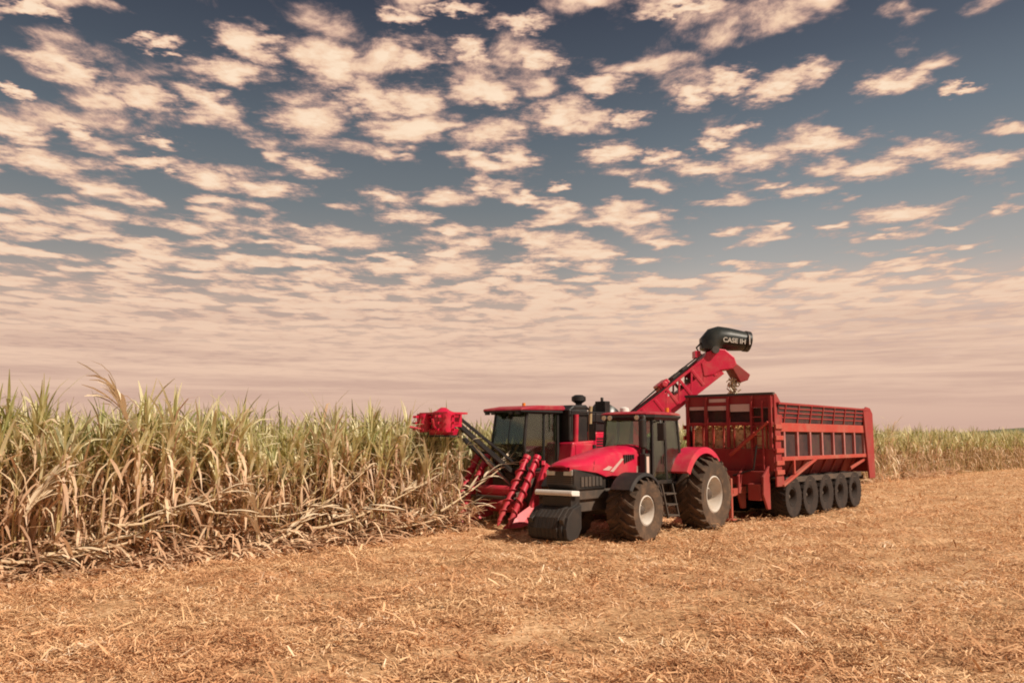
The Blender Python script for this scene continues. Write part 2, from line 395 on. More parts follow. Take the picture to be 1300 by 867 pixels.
def stalks(base, top, rad, n=4):
    n_ = len(base); V_ = np.zeros((n_, 2, n, 3))
    for k_ in range(n):
        a = 2 * math.pi * k_ / n; off = np.array([math.cos(a), math.sin(a), 0])
        V_[:, 0, k_] = base + off * rad[:, None]; V_[:, 1, k_] = top + off * (rad * .75)[:, None]
    b = (np.arange(n_) * 2 * n)[:, None]
    q = np.concatenate([b + np.array([k_, (k_+1) % n, n + (k_+1) % n, n + k_])[None] for k_ in range(n)], 0)
    return V_.reshape(-1, 3), q
def U(a, b, n_): return rng.uniform(a, b, n_)

def cane_parts(px, py, full=True, hs=1.0):
    """geometry for many cane plants at once"""
    n_ = len(px); hm = 1 + .13 * np.sin(px * 2.1 + py * 1.3) * np.sin(px * .8 - py * 1.9 + 1) + .05 * np.sin(px * 4.3 - py * 3.1) if len(px) > 1 else np.ones(1)
    fx_ = (px - A0.x) * FW.x + (py - A0.y) * FW.y
    hm = hm * (1 + .055 * np.clip((fx_ - 4) / 10, 0, 1)) if n_ > 1 else hm
    H = U(1.75, 2.45, n_) * hs * hm
    lean = U(-.14, .14, (n_, 2)) * 1.4
    base = np.stack([px, py, gz(px, py) - .03], 1)
    top = base + np.stack([lean[:, 0] * H, lean[:, 1] * H, H], 1)
    out = [(*stalks(base, top, U(.016, .026, n_)), 0)]
    def along(k, lo, hi):
        i = np.repeat(np.arange(n_), k); t = U(lo, hi, len(i))[:, None]
        return i, base[i] + (top[i] - base[i]) * t, t[:, 0]
    ng = 7 if full else 5
    i, p, t = along(ng, .74, 1.0)                      # green arching blades
    out.append((*blades(p, U(0, 2*math.pi, len(i)), U(.55, 1.1, len(i)) * hs, U(.04, .08, len(i)), U(1.05, 1.5, len(i)), U(.2, 1.7, len(i)), 4), 1))
    i, p, t = along(3, .9, 1.0)                        # upright spears
    out.append((*blades(p, U(0, 2*math.pi, len(i)), U(.5, 1.0, len(i)) * hs, U(.03, .055, len(i)), U(1.3, 1.55, len(i)), U(0, .6, len(i)), 3), 1))
    nd = 19 if full else 7
    i, p, t = along(nd, .10, 1.0)                      # dry leaves hanging down the stalk
    out.append((*blades(p, U(0, 2*math.pi, len(i)), U(.35, .95, len(i)), U(.035, .075, len(i)), U(-1.3, 1.5, len(i)), U(.1, 2.0, len(i)), 3), 2))
    return out

# ------------------------------------------------------------------ standing cane
def fr_np(x, y): return A0.x + FW.x * x + NL.x * y, A0.y + FW.y * x + NL.y * y
EDGE_F, EDGE_B = -3.95, -5.35                          # cane face ahead of and behind the harvester
def ok(x, y): return ((x > .65) & (y > -4.8) & (y < -4.05)) | (y < EDGE_B) | ((x > 1.15) & (y < EDGE_F))
# 300 plants of the face stand as things of their own
protos = []
for k_ in range(10):
    st_ = rng.bit_generator.state
    parts = cane_parts(np.array([0.]), np.array([0.]), True)
    for p_ in parts: p_[0][:, 2] -= gz(np.array([0.]), np.array([0.]))[0]
    (v0, q0, _), gA, gB, dA = parts
    gv, gq, _m = join([gA, gB]); protos.append(((v0, q0), (gv, gq), (dA[0], dA[1])))
pm = []
for k_, (a_, b_, c_) in enumerate(protos):
    ms = []
    for nm, (v_, q_), mt in (('cane_plant', a_, 'stalk'), ('green_blades', b_, 'green'), ('dry_leaves', c_, 'dry')):
        me_o = np_mesh(nm, v_, q_, [mt]); ms.append(me_o.data); bpy.data.objects.remove(me_o)
    pm.append(ms)
def cane_label(side):
    return 'upright sugar cane plant with green tops in the standing cane face'
cnt = 0
def place_cane(x, y):
    wx, wy = fr_np(x, y); ms = random.choice(pm)
    o = bpy.data.objects.new('cane_plant', ms[0]); C.objects.link(o)
    o.location = (wx, wy, float(gz(np.array([wx]), np.array([wy]))[0])); o.rotation_euler = (0, 0, random.uniform(0, 6.28)); s_ = random.uniform(.9, 1.1) * (1 + .055 * min(1, max(0, (x - 4) / 10))) * (1 + .13 * math.sin(wx * 2.1 + wy * 1.3) * math.sin(wx * .8 - wy * 1.9 + 1)); o.scale = (s_, s_, s_)
    o['label'] = cane_label(0); o['category'] = 'sugar cane'; o['group'] = 'sugar cane plants in the standing face'
    for nm, me_ in (('green_blades', ms[1]), ('dry_leaves', ms[2])):
        c_ = bpy.data.objects.new(nm, me_); C.objects.link(c_); c_.parent = o
for k_ in range(240):
    place_cane(random.uniform(1.3, 17), EDGE_F - random.random() ** 1.3 * 1.1)
for k_ in range(60):
    place_cane(random.uniform(-42, -22), EDGE_B - random.random() ** 1.3 * .8)
# the rest of the field
parts = []
def field(x0, x1, y0, y1, dens_, full, hs=1.0):
    n_ = int((x1 - x0) * (y1 - y0) * dens_)
    lx, ly = U(x0, x1, n_), U(y0, y1, n_)
    ly = np.round(ly / .75) * .75 + rng.normal(0, .12, n_)
    m_ = ok(lx, ly) & (ly > y0) & (ly < y1)
    wx, wy = fr_np(lx[m_], ly[m_]); parts.extend(cane_parts(wx, wy, full, hs))
field(-30, 24, -6.6, -3.95, 9, True)
field(-30, 26, -13, -6.6, 5, False)
field(-80, -30, -8, -5.2, 6, False)
field(-80, -30, -16, -8, 3, False)
field(-170, -80, -16, -5.2, 2, False, 1.05)
v_, q_, m_ = join(parts)
np_mesh('sugar_cane_field', v_, q_, ['stalk', 'green', 'dry'], m_, kind='stuff', label='mass of standing sugar cane behind the front plants')

# dry leaf litter and lodged leaves along the foot of the face
def litter(n_, x0, x1, ylo, yhi, zmax, lw=(.5, 1.3), el=(-.2, .8), ww=(.03, .08)):
    lx = U(x0, x1, n_); ly = U(ylo, yhi, n_)
    wx, wy = fr_np(lx, ly)
    z = gz(wx, wy) + U(.01, 1, n_) ** 1.6 * zmax
    return (*blades(np.stack([wx, wy, z], 1), U(0, 2*math.pi, n_), U(*lw, n_) * .75, U(*ww, n_), U(*el, n_), U(.2, 1.7, n_), 4, .3), 0)
lp = [litter(3400, .8, 19, -4.6, -3.65, .55), litter(1900, 4, 19, -4.0, -3.2, .22, (.4, 1.2), (-.1, .5)),
      litter(500, 9, 19, -3.4, -2.75, .12, (.4, 1.1), (-.1, .3)), litter(1500, -45, -8, -5.9, -5.0, .4),
      litter(1300, 1.2, 19, -4.9, -3.9, 1.4, (.4, 1.1), (-1.2, .9))]
lp += [litter(900, -8, 5.5, 7.3, 8.7, .04, (.12, .6), (-.2, .35), (.008, .026)), litter(350, -2, 9, 4.0, 5.2, .03, (.12, .5), (-.2, .35), (.008, .024))]
v_, q_, m_ = join(lp)
np_mesh('cane_litter', v_, q_, ['litter'], m_, kind='stuff', label='tangle of dry fallen cane leaves along the foot of the standing cane')

# cut straw spread over the field
def straw(n_):
    dpt = np.exp(U(math.log(6.2), math.log(75), n_)); lat = U(-.72, .95, n_) * dpt * .98
    L_ = U(.02, .14, n_) * np.interp(dpt, [6, 30, 75], [1, 1.5, 2.4]); Wd = U(.006, .018, n_) * np.interp(dpt, [6, 30, 75], [1, 1.9, 3])
    rx = (lat - A0.x) * NL.x + (dpt - A0.y) * NL.y; fx = (lat - A0.x) * FW.x + (dpt - A0.y) * FW.y
    keep = (rx > -3.9) | ((fx < 0.5) & (rx > -5.4))
    dpt, lat, L_, Wd = dpt[keep], lat[keep], L_[keep], Wd[keep]; n_ = len(dpt)
    # loose windrows: thicker in patches
    al = (lat - A0.x) * FW.x + (dpt - A0.y) * FW.y; ac = (lat - A0.x) * NL.x + (dpt - A0.y) * NL.y
    pn = .35 * vn(lat, dpt, 1.7) + .30 * vn(lat, dpt, 4.1) + .35 * vn(al * .2, ac, 1.1) - .16 * np.exp(-((ac - 8) / .4) ** 2) * ((al > -8) & (al < 6))
    k2 = rng.random(n_) < np.interp(pn, [.30, .42, .55], [.18, .62, 1.0])
    dpt, lat, L_, Wd, pn = dpt[k2], lat[k2], L_[k2], Wd[k2], pn[k2]; n_ = len(dpt)
    big = rng.random(n_) < .025; L_ = np.where(big, L_ * 2.6, L_); Wd = np.where(big, Wd * 1.9, Wd)
    z = gz(lat, dpt) + U(.002, .03, n_) + np.clip(pn - .45, 0, 1) * .22
    return blades(np.stack([lat, dpt, z], 1), U(0, 2*math.pi, n_), L_, Wd, U(-.2, .7, n_), U(0, .9, n_), 2, .6)
v_, q_ = straw(600000)
np_mesh('straw', v_, q_, ['straw'], kind='stuff', label='loose chopped straw covering the harvested field')

# leaning and lodged canes, each a thing
def from_pix(x, y, N_):     # point of the vertical plane y=N_ of the machine frame seen at photo pixel x, at the height seen at y
    dx, dz = (x - 650) / FPX, (433.5 - y) / FPX
    d = Vector((dx, cp - dz * sp, sp + dz * cp)); o_ = Vector((0, 0, CAM_H))
    t_ = (A0 + NL * N_ - o_).dot(NL) / d.dot(NL); return o_ + d * t_
LEAN = [
 ((395, 668), (545, 612), 'pale bent cane leaning over the dark gap midway along the cane face', .05),
 ((345, 690), (470, 590), 'long bleached cane sloping steeply up beside the middle of the cane face', .05),
 ((150, 668), (262, 632), 'whitish lodged cane lying at a low slant in the left cane face', .045),
 ((215, 655), (330, 603), 'straw coloured cane leaning above the low slanted one in the left cane face', .04),
 ((265, 650), (415, 640), 'nearly level grey-brown cane caught across the litter left of the middle', .035),
 ((560, 650), (655, 572), 'slanting pale cane that passes under the raised red topper arm', .045),
 ((440, 640), (463, 676), 'short broken cane hanging with its pale end pointing down', .05),
 ((0, 712), (120, 700), 'long pale cane lying flat on the litter at the left corner', .05),
 ((60, 703), (200, 672), 'tan cane lying across the dark litter near the left corner', .05),
 ((330, 690), (322, 640), 'upright pale broken stub of cane standing in front of the face', .045),
 ((30, 655), (62, 612), 'thin cane leaning right in front of the leftmost standing cane', .035),
 ((172, 560), (146, 494), 'dry tan dead cane with a bent tip rising above the green tops at the left', .022),
 ((500, 668), (598, 640), 'low bent cane lying between the middle litter and the harvester', .035),
]
for (a, b, lb, wd) in LEAN:
    NN = -3.62
    p0, p1 = from_pix(*a, NN), from_pix(*b, NN + random.uniform(-.15, .1)); p0.z = max(p0.z, .06); p1.z = max(p1.z, .08)
    L_ = (p1 - p0).length; base = p0.copy(); rt = empty('leaning_cane', base, 0, label=lb, category='sugar cane')
    d = p1 - p0; mid = d * .5 + Vector((0, 0, -.05 * L_))
    NJ = 13; pts_, rs_ = [], []; wob = [Vector((random.gauss(0, .012), random.gauss(0, .012), random.gauss(0, .014))) * L_ for _ in range(5)]
    for j in range(NJ):
        t_ = j / (NJ - 1); q_ = t_ * 4; i_ = min(3, int(q_)); c_ = d * t_ + Vector((0, 0, -.10 * L_ * t_ * (1 - t_) * 2)) + wob[i_].lerp(wob[i_ + 1], q_ - i_)
        for dt_, f_ in ((-.008, 1), (0, 1.35), (.008, 1)): pts_.append(c_ + d * dt_); rs_.append(wd * (.55 - .33 * t_) * f_)
    MB().tube(pts_, rs_, 6).build('stem', 'stem', rt, smooth=True)
    nb = 20; tt = U(.1, 1, nb); bp_ = np.array([list(d * float(q)) for q in tt]) + U(-.02, .02, (nb, 3))
    az0 = math.atan2(d.y, d.x)
    bv, bq = blades(bp_, az0 + rng.normal(0, .45, nb), U(.4, .9, nb), U(.05, .10, nb), math.atan2(d.z, d.xy.length) + U(-.35, .3, nb), U(.0, 1.3, nb), 4)
    np_mesh('leaf_blades', bv, bq, ['pale'], parent=rt, kind='stuff')

# ------------------------------------------------------------------ wheels
def wheel(parent, name, c, r, wd, rimr, lugs, side, tyre='rubber', rimmat='rim', lug_h=.065, deep=.10):
    """tyre mesh with chevron lugs, rim and hub as its children; side=+1 outer face to +y"""
    root = empty(name, c, 0, parent)
    mb = MB(); h = wd / 2
    prof = [(rimr, -h*.72), (rimr+.03, -h*.86), (r*.80, -h), (r*.93, -h*.97), (r-.045, -h*.80), (r-.03, -h*.3), (r-.03, h*.3), (r-.045, h*.80), (r*.93, h*.97), (r*.80, h), (rimr+.03, h*.86), (rimr, h*.72)]
    mb.revolve_y(prof, (0, 0, 0), 40)
    for k_ in range(lugs):
        for sg in (-1, 1):
            a = 2 * math.pi * (k_ + (.5 if sg > 0 else 0)) / lugs
            sh = .20 * 26 / lugs * 1.0; wl = .34 * 2 * math.pi / lugs
            secs = []
            for (yy, ang, rr) in ((0.02, sh, r - .035), (h*.45, sh*.45, r - .035), (h*.86, 0, r - .045), (h*1.0, -.02, r*.925)):
                aa = a + ang; ro = rr + lug_h * (1 if yy < h*.9 else .55)
                secs.append([(rr_ * math.cos(aa + q), sg * yy, rr_ * math.sin(aa + q)) for rr_, q in ((rr - .02, -wl/2), (ro, -wl*.36), (ro, wl*.36), (rr - .02, wl/2))])
            if sg < 0: secs = [list(reversed(q)) for q in secs]
            mb.loft(secs)
    t = mb.build('tyre', tyre, root, smooth=True)
    # rim dish
    s_ = side; q = MB()
    q.revolve_y([(rimr+.015, s_*h*.80), (rimr-.02, s_*h*.84), (rimr-.05, s_*h*.70), (rimr-.07, s_*(h*.66-deep)), (rimr*.45, s_*(h*.62-deep*.9)), (rimr*.36, s_*(h*.62-deep*.4)), (.001, s_*(h*.62-deep*.4))], (0, 0, 0), 36)
    for k_ in range(8):
        a = 2 * math.pi * k_ / 8; cx, cz = rimr*.52*math.cos(a), rimr*.52*math.sin(a)
        q.tube([(cx, s_*(h*.62-deep*.9), cz), (cx, s_*(h*.62-deep*.9+.035), cz)], .02, 6)
    q.build('rim', rimmat, root, smooth=True)
    hb = MB(); y_ = h*.62-deep*.4
    hb.tube([(0, s_*(y_-.02), 0), (0, s_*(y_+.06), 0), (0, s_*(y_+.09), 0)], [rimr*.3, rimr*.28, rimr*.14], 18)
    hb.tube([(0, -s_*h*.8, 0), (0, -s_*h*.2, 0)], rimr*.9, 20)
    hb.build('hub', 'steel', root, smooth=True)
    return root

# ------------------------------------------------------------------ tractor
T = empty('tractor', fr(.02, -.20, -.035), RZ + R(5), label='red row-crop tractor with black grille and white bumper bar in front of the harvester', category='tractor')
FT, RT = .73, .94
wheel(T, 'front_wheel', (0, .98, FT), FT, .76, .34, 18, 1, deep=.26)
wheel(T, 'front_wheel', (0, -.98, FT), FT, .76, .34, 18, -1)
wheel(T, 'rear_wheel', (-3.36, 1.08, RT), RT, .76, .47, 20, 1, deep=.30)
wheel(T, 'rear_wheel', (-3.36, -1.08, RT), RT, .76, .47, 20, -1)
# chassis
mb = MB(); mb.box(-.9, 1.6, -.28, .28, .72, 1.2); mb.box(-3.5, -.9, -.35, .35, .75, 1.35); mb.box(-3.95, -2.8, -.42, .42, .62, 1.3)
mb.box(.3, 1.5, -.36, .36, 1.0, 1.3)
mb.build('chassis', 'steel', T, bevel=.02)
mb = MB(); mb.tube([(0, -.8, FT), (0, -.25, FT+.02), (0, .25, FT+.02), (0, .8, FT)], [.14, .19, .19, .14], 14)
for s_ in (-1, 1): mb.tube([(0, s_*.62, FT), (0, s_*.78, FT)], .24, 16); mb.beam((-.32, s_*.7, FT), (-.32, 0, FT), .05)
mb.build('front_axle', 'steel', T, smooth=True)
mb = MB(); mb.tube([(-3.36, -.95, RT), (-3.36, -.4, RT), (-3.36, .4, RT), (-3.36, .95, RT)], [.16, .24, .24, .16], 14)
mb.build('rear_axle', 'steel', T, smooth=True)
# hood
def hsec(x, w_, zb, zt, crown=.05):
    pts = [(x, -w_, zb), (x, -w_*1.02, zb + (zt-zb)*.5), (x, -w_*.97, zt - .12), (x, -w_*.82, zt - .045), (x, -w_*.45, zt - .005 + crown*.3), (x, 0, zt + crown*.4)]
    return pts + [(x, -p[1], p[2]) for p in reversed(pts[:-1])]
hb = MB()
hb.loft([hsec(1.70, .30, 1.72, 1.77), hsec(1.60, .38, 1.70, 1.83), hsec(1.30, .43, 1.66, 1.90), hsec(.8, .46, 1.60, 1.98), hsec(.45, .47, 1.50, 2.04), hsec(.2, .475, 1.52, 2.08),
         hsec(-.1, .48, 1.50, 2.14), hsec(-.5, .50, 1.40, 2.17), hsec(-1.22, .52, 1.38, 2.23)])
hood = hb.build('hood', 'red', T, smooth=True)
# pale flash and panel on both hood sides
for s_ in (-1, 1):
    for pts in ([(.30, s_*.487, 1.62), (.16, s_*.489, 1.60), (-.30, s_*.503, 1.90), (-.20, s_*.501, 1.92)], [(.62, s_*.481, 1.66), (.34, s_*.486, 1.64), (.20, s_*.490, 1.72), (.36, s_*.487, 1.75)], [(-.86, s_*.522, 1.50), (-1.04, s_*.530, 1.50), (-1.04, s_*.530, 1.72), (-.88, s_*.524, 1.72)]):
        d = MB(); d.add(pts, [(0, 1, 2, 3)]); d.build('side_flash', 'flash', hood)
    for pts in ([(-.62, s_*.507, 1.45), (-.635, s_*.507, 1.45), (-.52, s_*.505, 2.02), (-.505, s_*.505, 2.02)], [(.98, s_*.458, 1.66), (.965, s_*.458, 1.66), (.90, s_*.460, 1.90), (.915, s_*.460, 1.90)]):
        d = MB(); d.add(pts, [(0, 1, 2, 3)]); d.build('panel_gap', 'black', hood)
    v = MB()
    for k_ in range(5):
        x_ = -.30 - k_ * .10; v.box(x_ - .055, x_, min(s_*.49, s_*.527), max(s_*.49, s_*.527), 1.80 + k_ * .022, 2.0)
    v.build('side_vent', 'black', hood)
mb = MB(); mb.tube([(-.15, -.25, 2.12), (-.15, -.25, 2.24)], .05, 12); mb.build('air_cap', 'black', hood, smooth=True)
# grille
gb = MB(); gb.prism([(.35, 1.22), (1.56, 1.22), (1.66, 1.35), (1.655, 1.70), (1.3, 1.69), (.8, 1.62), (.35, 1.50)], -.40, .40)
gr_ = gb.build('grille', 'black', T, bevel=.03)
sl = MB()
for k_ in range(7): sl.box(1.655, 1.685, -.34, .34, 1.36 + k_*.045, 1.378 + k_*.045)
for s_ in (-1, 1):
    for k_ in range(6): sl.box(.55 + k_*.15, .66 + k_*.15, min(s_*.395, s_*.42), max(s_*.395, s_*.42), 1.30, 1.52)
sl.build('grille_slats', 'steel', gr_)
for s_ in (-1, 1):
    h_ = MB(); h_.prism([(1.60, 1.56), (1.70, 1.56), (1.69, 1.68), (1.58, 1.69)], s_*.12 if s_ > 0 else -.36, .36 if s_ > 0 else -.12); h_.build('headlight', 'chrome', gr_, bevel=.01)
# front hitch, bumper bar, weights
mb = MB(); mb.prism([(1.62, 1.10), (1.92, 1.12), (1.95, 1.17), (1.92, 1.24), (1.62, 1.22)], -.52, .52); mb.build('bumper_bar', 'white', T, bevel=.02)
mb = MB(); mb.box(1.45, 1.80, -.40, .40, .70, 1.10); mb.beam((1.5, .36, .9), (2.2, .42, .55), .10, .16); mb.beam((1.5, -.36, .9), (2.2, -.42, .55), .10, .16); mb.build('weight_bracket', 'black', T, bevel=.01)
WB = MB()
for k_ in range(10):
    y_ = -.54 + k_ * .108
    in_ = max(0, abs(k_ - 4.5) - 2.5) * .035
    WB.loft([[(x - in_, y_ + .001, z) for x, z in [(1.66, .40), (1.80, .20), (2.08, .14), (2.22, .22), (2.26, .42), (2.18, .66), (1.98, .84), (1.66, .92)]], [(x - in_, y_ + .107, z) for x, z in [(1.66, .40), (1.80, .20), (2.08, .14), (2.22, .22), (2.26, .42), (2.18, .66), (1.98, .84), (1.66, .92)]]])
WB.build('front_weights', 'weight', T, bevel=.012)
# cab
CX0, CX1, CY, CZ0, CZ1 = -1.25, -2.72, .74, 1.30, 2.93
cb = MB()
corners = {(1, 1): ((CX0, CY, CZ0), (CX0 - .12, CY - .06, CZ1)), (1, -1): ((CX0, -CY, CZ0), (CX0 - .12, -CY + .06, CZ1)),
           (0, 1): ((CX1, CY, CZ0 + .5), (CX1 + .05, CY - .06, CZ1)), (0, -1): ((CX1, -CY, CZ0 + .5), (CX1 + .05, -CY + .06, CZ1))}
for a, b in corners.values(): cb.beam(a, b, .07)
for s_ in (-1, 1):
    cb.beam((-1.95, s_*CY, CZ0), (-1.98, s_*(CY-.05), CZ1), .075); cb.beam((CX0, s_*CY, CZ0), (-2.2, s_*CY, CZ0), .09); cb.beam((-2.2, s_*CY, CZ0), (CX1, s_*CY, CZ0+.5), .09)
    cb.beam((CX0-.12, s_*(CY-.06), CZ1), (CX1+.05, s_*(CY-.06), CZ1), .09)
cb.beam((CX0, -CY, CZ0+.02), (CX0, CY, CZ0+.02), .09); cb.beam((CX1, -CY, CZ0+.5), (CX1, CY, CZ0+.5), .09)
cab = cb.build('cab_frame', 'black', T, bevel=.01)
fl = MB(); fl.box(CX1, CX0, -CY+.05, CY-.05, 1.20, 1.27); fl.box(CX1+.02, CX0-.5, -.7, .7, 1.27, 1.62) if False else None; fl.box(CX0-.14, CX0-.04, -.6, .6, 1.27, 1.95); fl.build('floor_panel', 'black', cab)
def pane(name, pts, par, th=.012):
    a = Vector(pts[0]); n_ = (Vector(pts[1]) - a).cross(Vector(pts[2]) - a).normalized() * th
    mb = MB(); mb.loft([[Vector(p) for p in pts], [Vector(p) + n_ for p in pts]]); return mb.build(name, 'glass', par)
pane('windshield', [(CX0-.01, -CY+.04, CZ0+.06), (CX0-.01, CY-.04, CZ0+.06), (CX0-.125, CY-.1, CZ1-.04), (CX0-.125, -CY+.1, CZ1-.04)], T)
pane('rear_window', [(CX1, -CY+.04, CZ0+.55), (CX1, CY-.04, CZ0+.55), (CX1+.05, CY-.1, CZ1-.04), (CX1+.05, -CY+.1, CZ1-.04)], T)
for s_ in (-1, 1):
    dr = pane('door', [(CX0-.06, s_*CY, CZ0+.05), (-1.91, s_*CY, CZ0+.05), (-1.94, s_*(CY-.05), CZ1-.05), (CX0-.17, s_*(CY-.06), CZ1-.05)], T)
    q = MB(); q.beam((-1.80, s_*(CY+.03), 1.75), (-1.80, s_*(CY+.03), 1.95), .03); q.build('door_handle', 'black', dr)
    pane('side_window', [(-1.99, s_*CY, CZ0+.05), (-2.21, s_*CY, CZ0+.05), (CX1+.04, s_*CY, CZ0+.55), (CX1+.08, s_*(CY-.06), CZ1-.05), (-2.02, s_*(CY-.05), CZ1-.05)], T)
rf = MB()
def rsec(z, g_): 
    x0, x1, y_ = CX0 + .10 - g_, CX1 - .10 + g_, CY + .06 - g_; c_ = .16
    return [(x0-c_, -y_, z), (x0, -y_+c_, z), (x0, y_-c_, z), (x0-c_, y_, z), (x1+c_, y_, z), (x1, y_-c_, z), (x1, -y_+c_, z), (x1+c_, -y_, z)]
rf.loft([rsec(3.0, .0), rsec(3.025, .0), rsec(3.06, .06), rsec(3.085, .2), rsec(3.09, .35)])
roof = rf.build('cab_roof', 'roofred', T, smooth=True)
q = MB(); q.loft([rsec(2.86, .05), rsec(2.93, -.01), rsec(2.985, -.01)]); q.build('roof_band', 'black', roof)
for y_ in (-.58, -.40, .40, .58):
    q = MB(); q.tube([(CX0+.06, y_, 2.93), (CX0+.15, y_, 2.92)], [.05, .065], 12); q.build('work_light', 'chrome', roof, smooth=True)
q = MB(); q.tube([(-2.5, .5, 3.08), (-2.5, .5, 3.2)], .055, 12); q.build('beacon', 'orange', roof, smooth=True)
q = MB(); q.tube([(-2.0, -.5, 3.08), (-2.0, -.5, 3.2), (-2.0, -.5, 3.23)], [.13, .12, .05], 14); q.build('gps_dome', 'white', roof, smooth=True)
# inside
q = MB(); q.box(-2.45, -1.95, -.27, .27, 1.45, 1.75); q.prism([(-2.52, 1.7), (-2.35, 1.7), (-2.46, 2.45), (-2.60, 2.42)], -.25, .25); q.build('driver_seat', 'seat', T, bevel=.04)
q = MB(); q.tube([(-1.5, 0, 1.27), (-1.68, 0, 1.98)], .05, 10)
q.M = Matrix.Translation((-1.70, 0, 2.0)) @ Matrix.Rotation(R(-25), 4, 'Y')
q.tube([(.2*math.cos(a), .2*math.sin(a), 0) for a in [2*math.pi*i/20 for i in range(21)]], .015, 6); q.build('steering_wheel', 'black', T, smooth=True)
# exhaust and air intake by the left pillar, mirrors
q = MB(); q.tube([(-1.05, .60, 1.6), (-1.05, .60, 2.15), (-1.05, .60, 2.18), (-1.05, .60, 2.85), (-1.05, .60, 2.9), (-1.01, .60, 2.97)], [.05, .05, .10, .10, .05, .045], 14); q.build('exhaust_pipe', 'black', T, smooth=True)
q = MB(); q.box(-1.17, -.93, .56, .74, 1.42, 2.02); q.build('filter_box', 'black', T, bevel=.02)
q = MB(); q.box(-1.09, -.97, .742, .747, 1.52, 1.95); q.build('warning_plate', 'plate', T)
for s_ in (-1, 1):
    q = MB(); q.tube([(-1.36, s_*.72, 2.80), (-1.22, s_*1.0, 2.84), (-1.22, s_*1.02, 2.76)], .018, 8)
    m_ = q.build('mirror_arm', 'black', T, smooth=True)
    q = MB(); q.box(-1.25, -1.20, s_*1.02-.10, s_*1.02+.10, 2.34, 2.78); q.build('mirror', 'black', m_, bevel=.02)
# fenders
def fender(cx, cz, r, a0, a1, y0, y1, name, mat, th=.035, n=16, flare=.0):
    q = MB(); secs = []
    for k_ in range(n + 1):
        a = R(a0 + (a1 - a0) * k_ / n); c_, s2 = math.cos(a), math.sin(a)
        secs.append([(cx + (r+th)*c_, y0, cz + (r+th)*s2), (cx + (r+th)*c_, y1 - .05*(y1-y0), cz + (r+th)*s2), (cx + (r-.06)*c_, y1, cz + (r-.06)*s2), (cx + (r-.075)*c_, y1-.03*(1 if y1 > y0 else -1), cz + (r-.075)*s2), (cx + r*c_, y1 - .09*(y1-y0), cz + r*s2), (cx + r*c_, y0, cz + r*s2)])
    if y1 < y0: secs = [list(reversed(s3)) for s3 in secs]
    q.loft(secs); return q.build(name, mat, T, smooth=True)
for s_ in (-1, 1):
    f_ = fender(-3.28, RT, 1.13, 30, 140, s_*.66, s_*1.22, 'rear_fender', 'red', .10)
    q = MB(); pl = [(-3.28 + 1.09*math.cos(R(a)), RT + 1.12*math.sin(R(a))) for a in range(25, 141, 10)] + [(-3.6, 1.5), (-2.7, 1.3)]
    q.prism(pl, s_*.66 - .02, s_*.66 + .02); q.build('fender_side', 'black', f_)
    q = MB(); q.box(-3.98, -3.92, s_*1.0-.16, s_*1.0+.16, 1.75, 1.9); q.build('tail_light', 'orange', f_)
    fender(0, FT, FT + .12, 35, 160, s_*.74, s_*1.30, 'front_fender', 'black', .02)
# steps and tank
q = MB()
for k_, z_ in enumerate((.45, .72, .99)): q.box(-2.1, -1.6, .70, 1.02 - k_*.04, z_, z_+.035)
for x_ in (-2.12, -1.58): q.beam((x_, .98, .42), (x_, .80, 1.25), .035, .06)
q.build('access_steps', 'steel', T)
q = MB(); q.loft([[(-1.35, y_, z_) for y_, z_ in ((.36, .62), (.78, .62), (.84, .75), (.84, 1.1), (.36, 1.18))], [(-.72, y_, z_) for y_, z_ in ((.36, .62), (.72, .62), (.78, .75), (.78, 1.05), (.36, 1.15))]]); q.build('battery_box', 'black', T, bevel=.03)
q = MB(); q.box(-2.4, -.8, -.85, -.36, .60, 1.2); q.build('fuel_tank', 'black', T, bevel=.06)
q = MB(); q.beam((-3.9, 0, .62), (-4.5, 0, .55), .12, .06); q.beam((-3.9, .4, .8), (-4.5, .4, .62), .07); q.beam((-3.9, -.4, .8), (-4.5, -.4, .62), .07); q.build('rear_hitch', 'steel', T)

# ------------------------------------------------------------------ trailer
TL, TH = 8.3, 1.42
TA = R(3); TRP = fr(-6.75, -.46 + 1.42 ) - (FW * (-math.sin(TA)) + NL * math.cos(TA)) * 1.42
TR = empty('cane_trailer', TRP - Vector((0, 0, .035)), RZ + TA, label='high-sided red cane trailer with barred dark openings and a row of small wheels', category='trailer')
WX = [-1.28, -2.60, -3.92, -5.24, -6.56]
for x_ in WX:
    for s_ in (1, -1):
        wheel(TR, 'trailer_wheel', (x_, s_*1.08, .64), .64, .66, .27, 22, s_, 'rubber_dark', 'rubber_dark', .022, .24)
q = MB()
for s_ in (-1, 1): q.beam((.2, s_*.55, .95), (-TL+.2, s_*.55, .95), .14, .26)
for x_ in WX: q.tube([(x_, -1.0, .62), (x_, 1.0, .62)], .07, 10); q.beam((x_, .55, .56), (x_, .55, .85), .12); q.beam((x_, -.55, .56), (x_, -.55, .85), .12)
for x_ in (0, -2, -4, -6, -8): q.beam((x_, -1.2, 1.02), (x_, 1.2, 1.02), .1, .14)
q.build('chassis', 'steel', TR)
q = MB()
q.beam((.1, .55, .92), (2.1, 0, .62), .12, .2); q.beam((.1, -.55, .92), (2.1, 0, .62), .12, .2); q.tube([(2.0, 0, .6), (2.28, 0, .6)], .09, 10); q.beam((.7, -.45, .86), (.7, .45, .86), .1)
q.build('drawbar', 'tred', TR)
q = MB(); q.beam((1.0, .48, .12), (1.0, .48, 1.25), .10); q.box(.88, 1.12, .36, .60, .06, .10); q.build('parking_jack', 'tred', TR, bevel=.01)
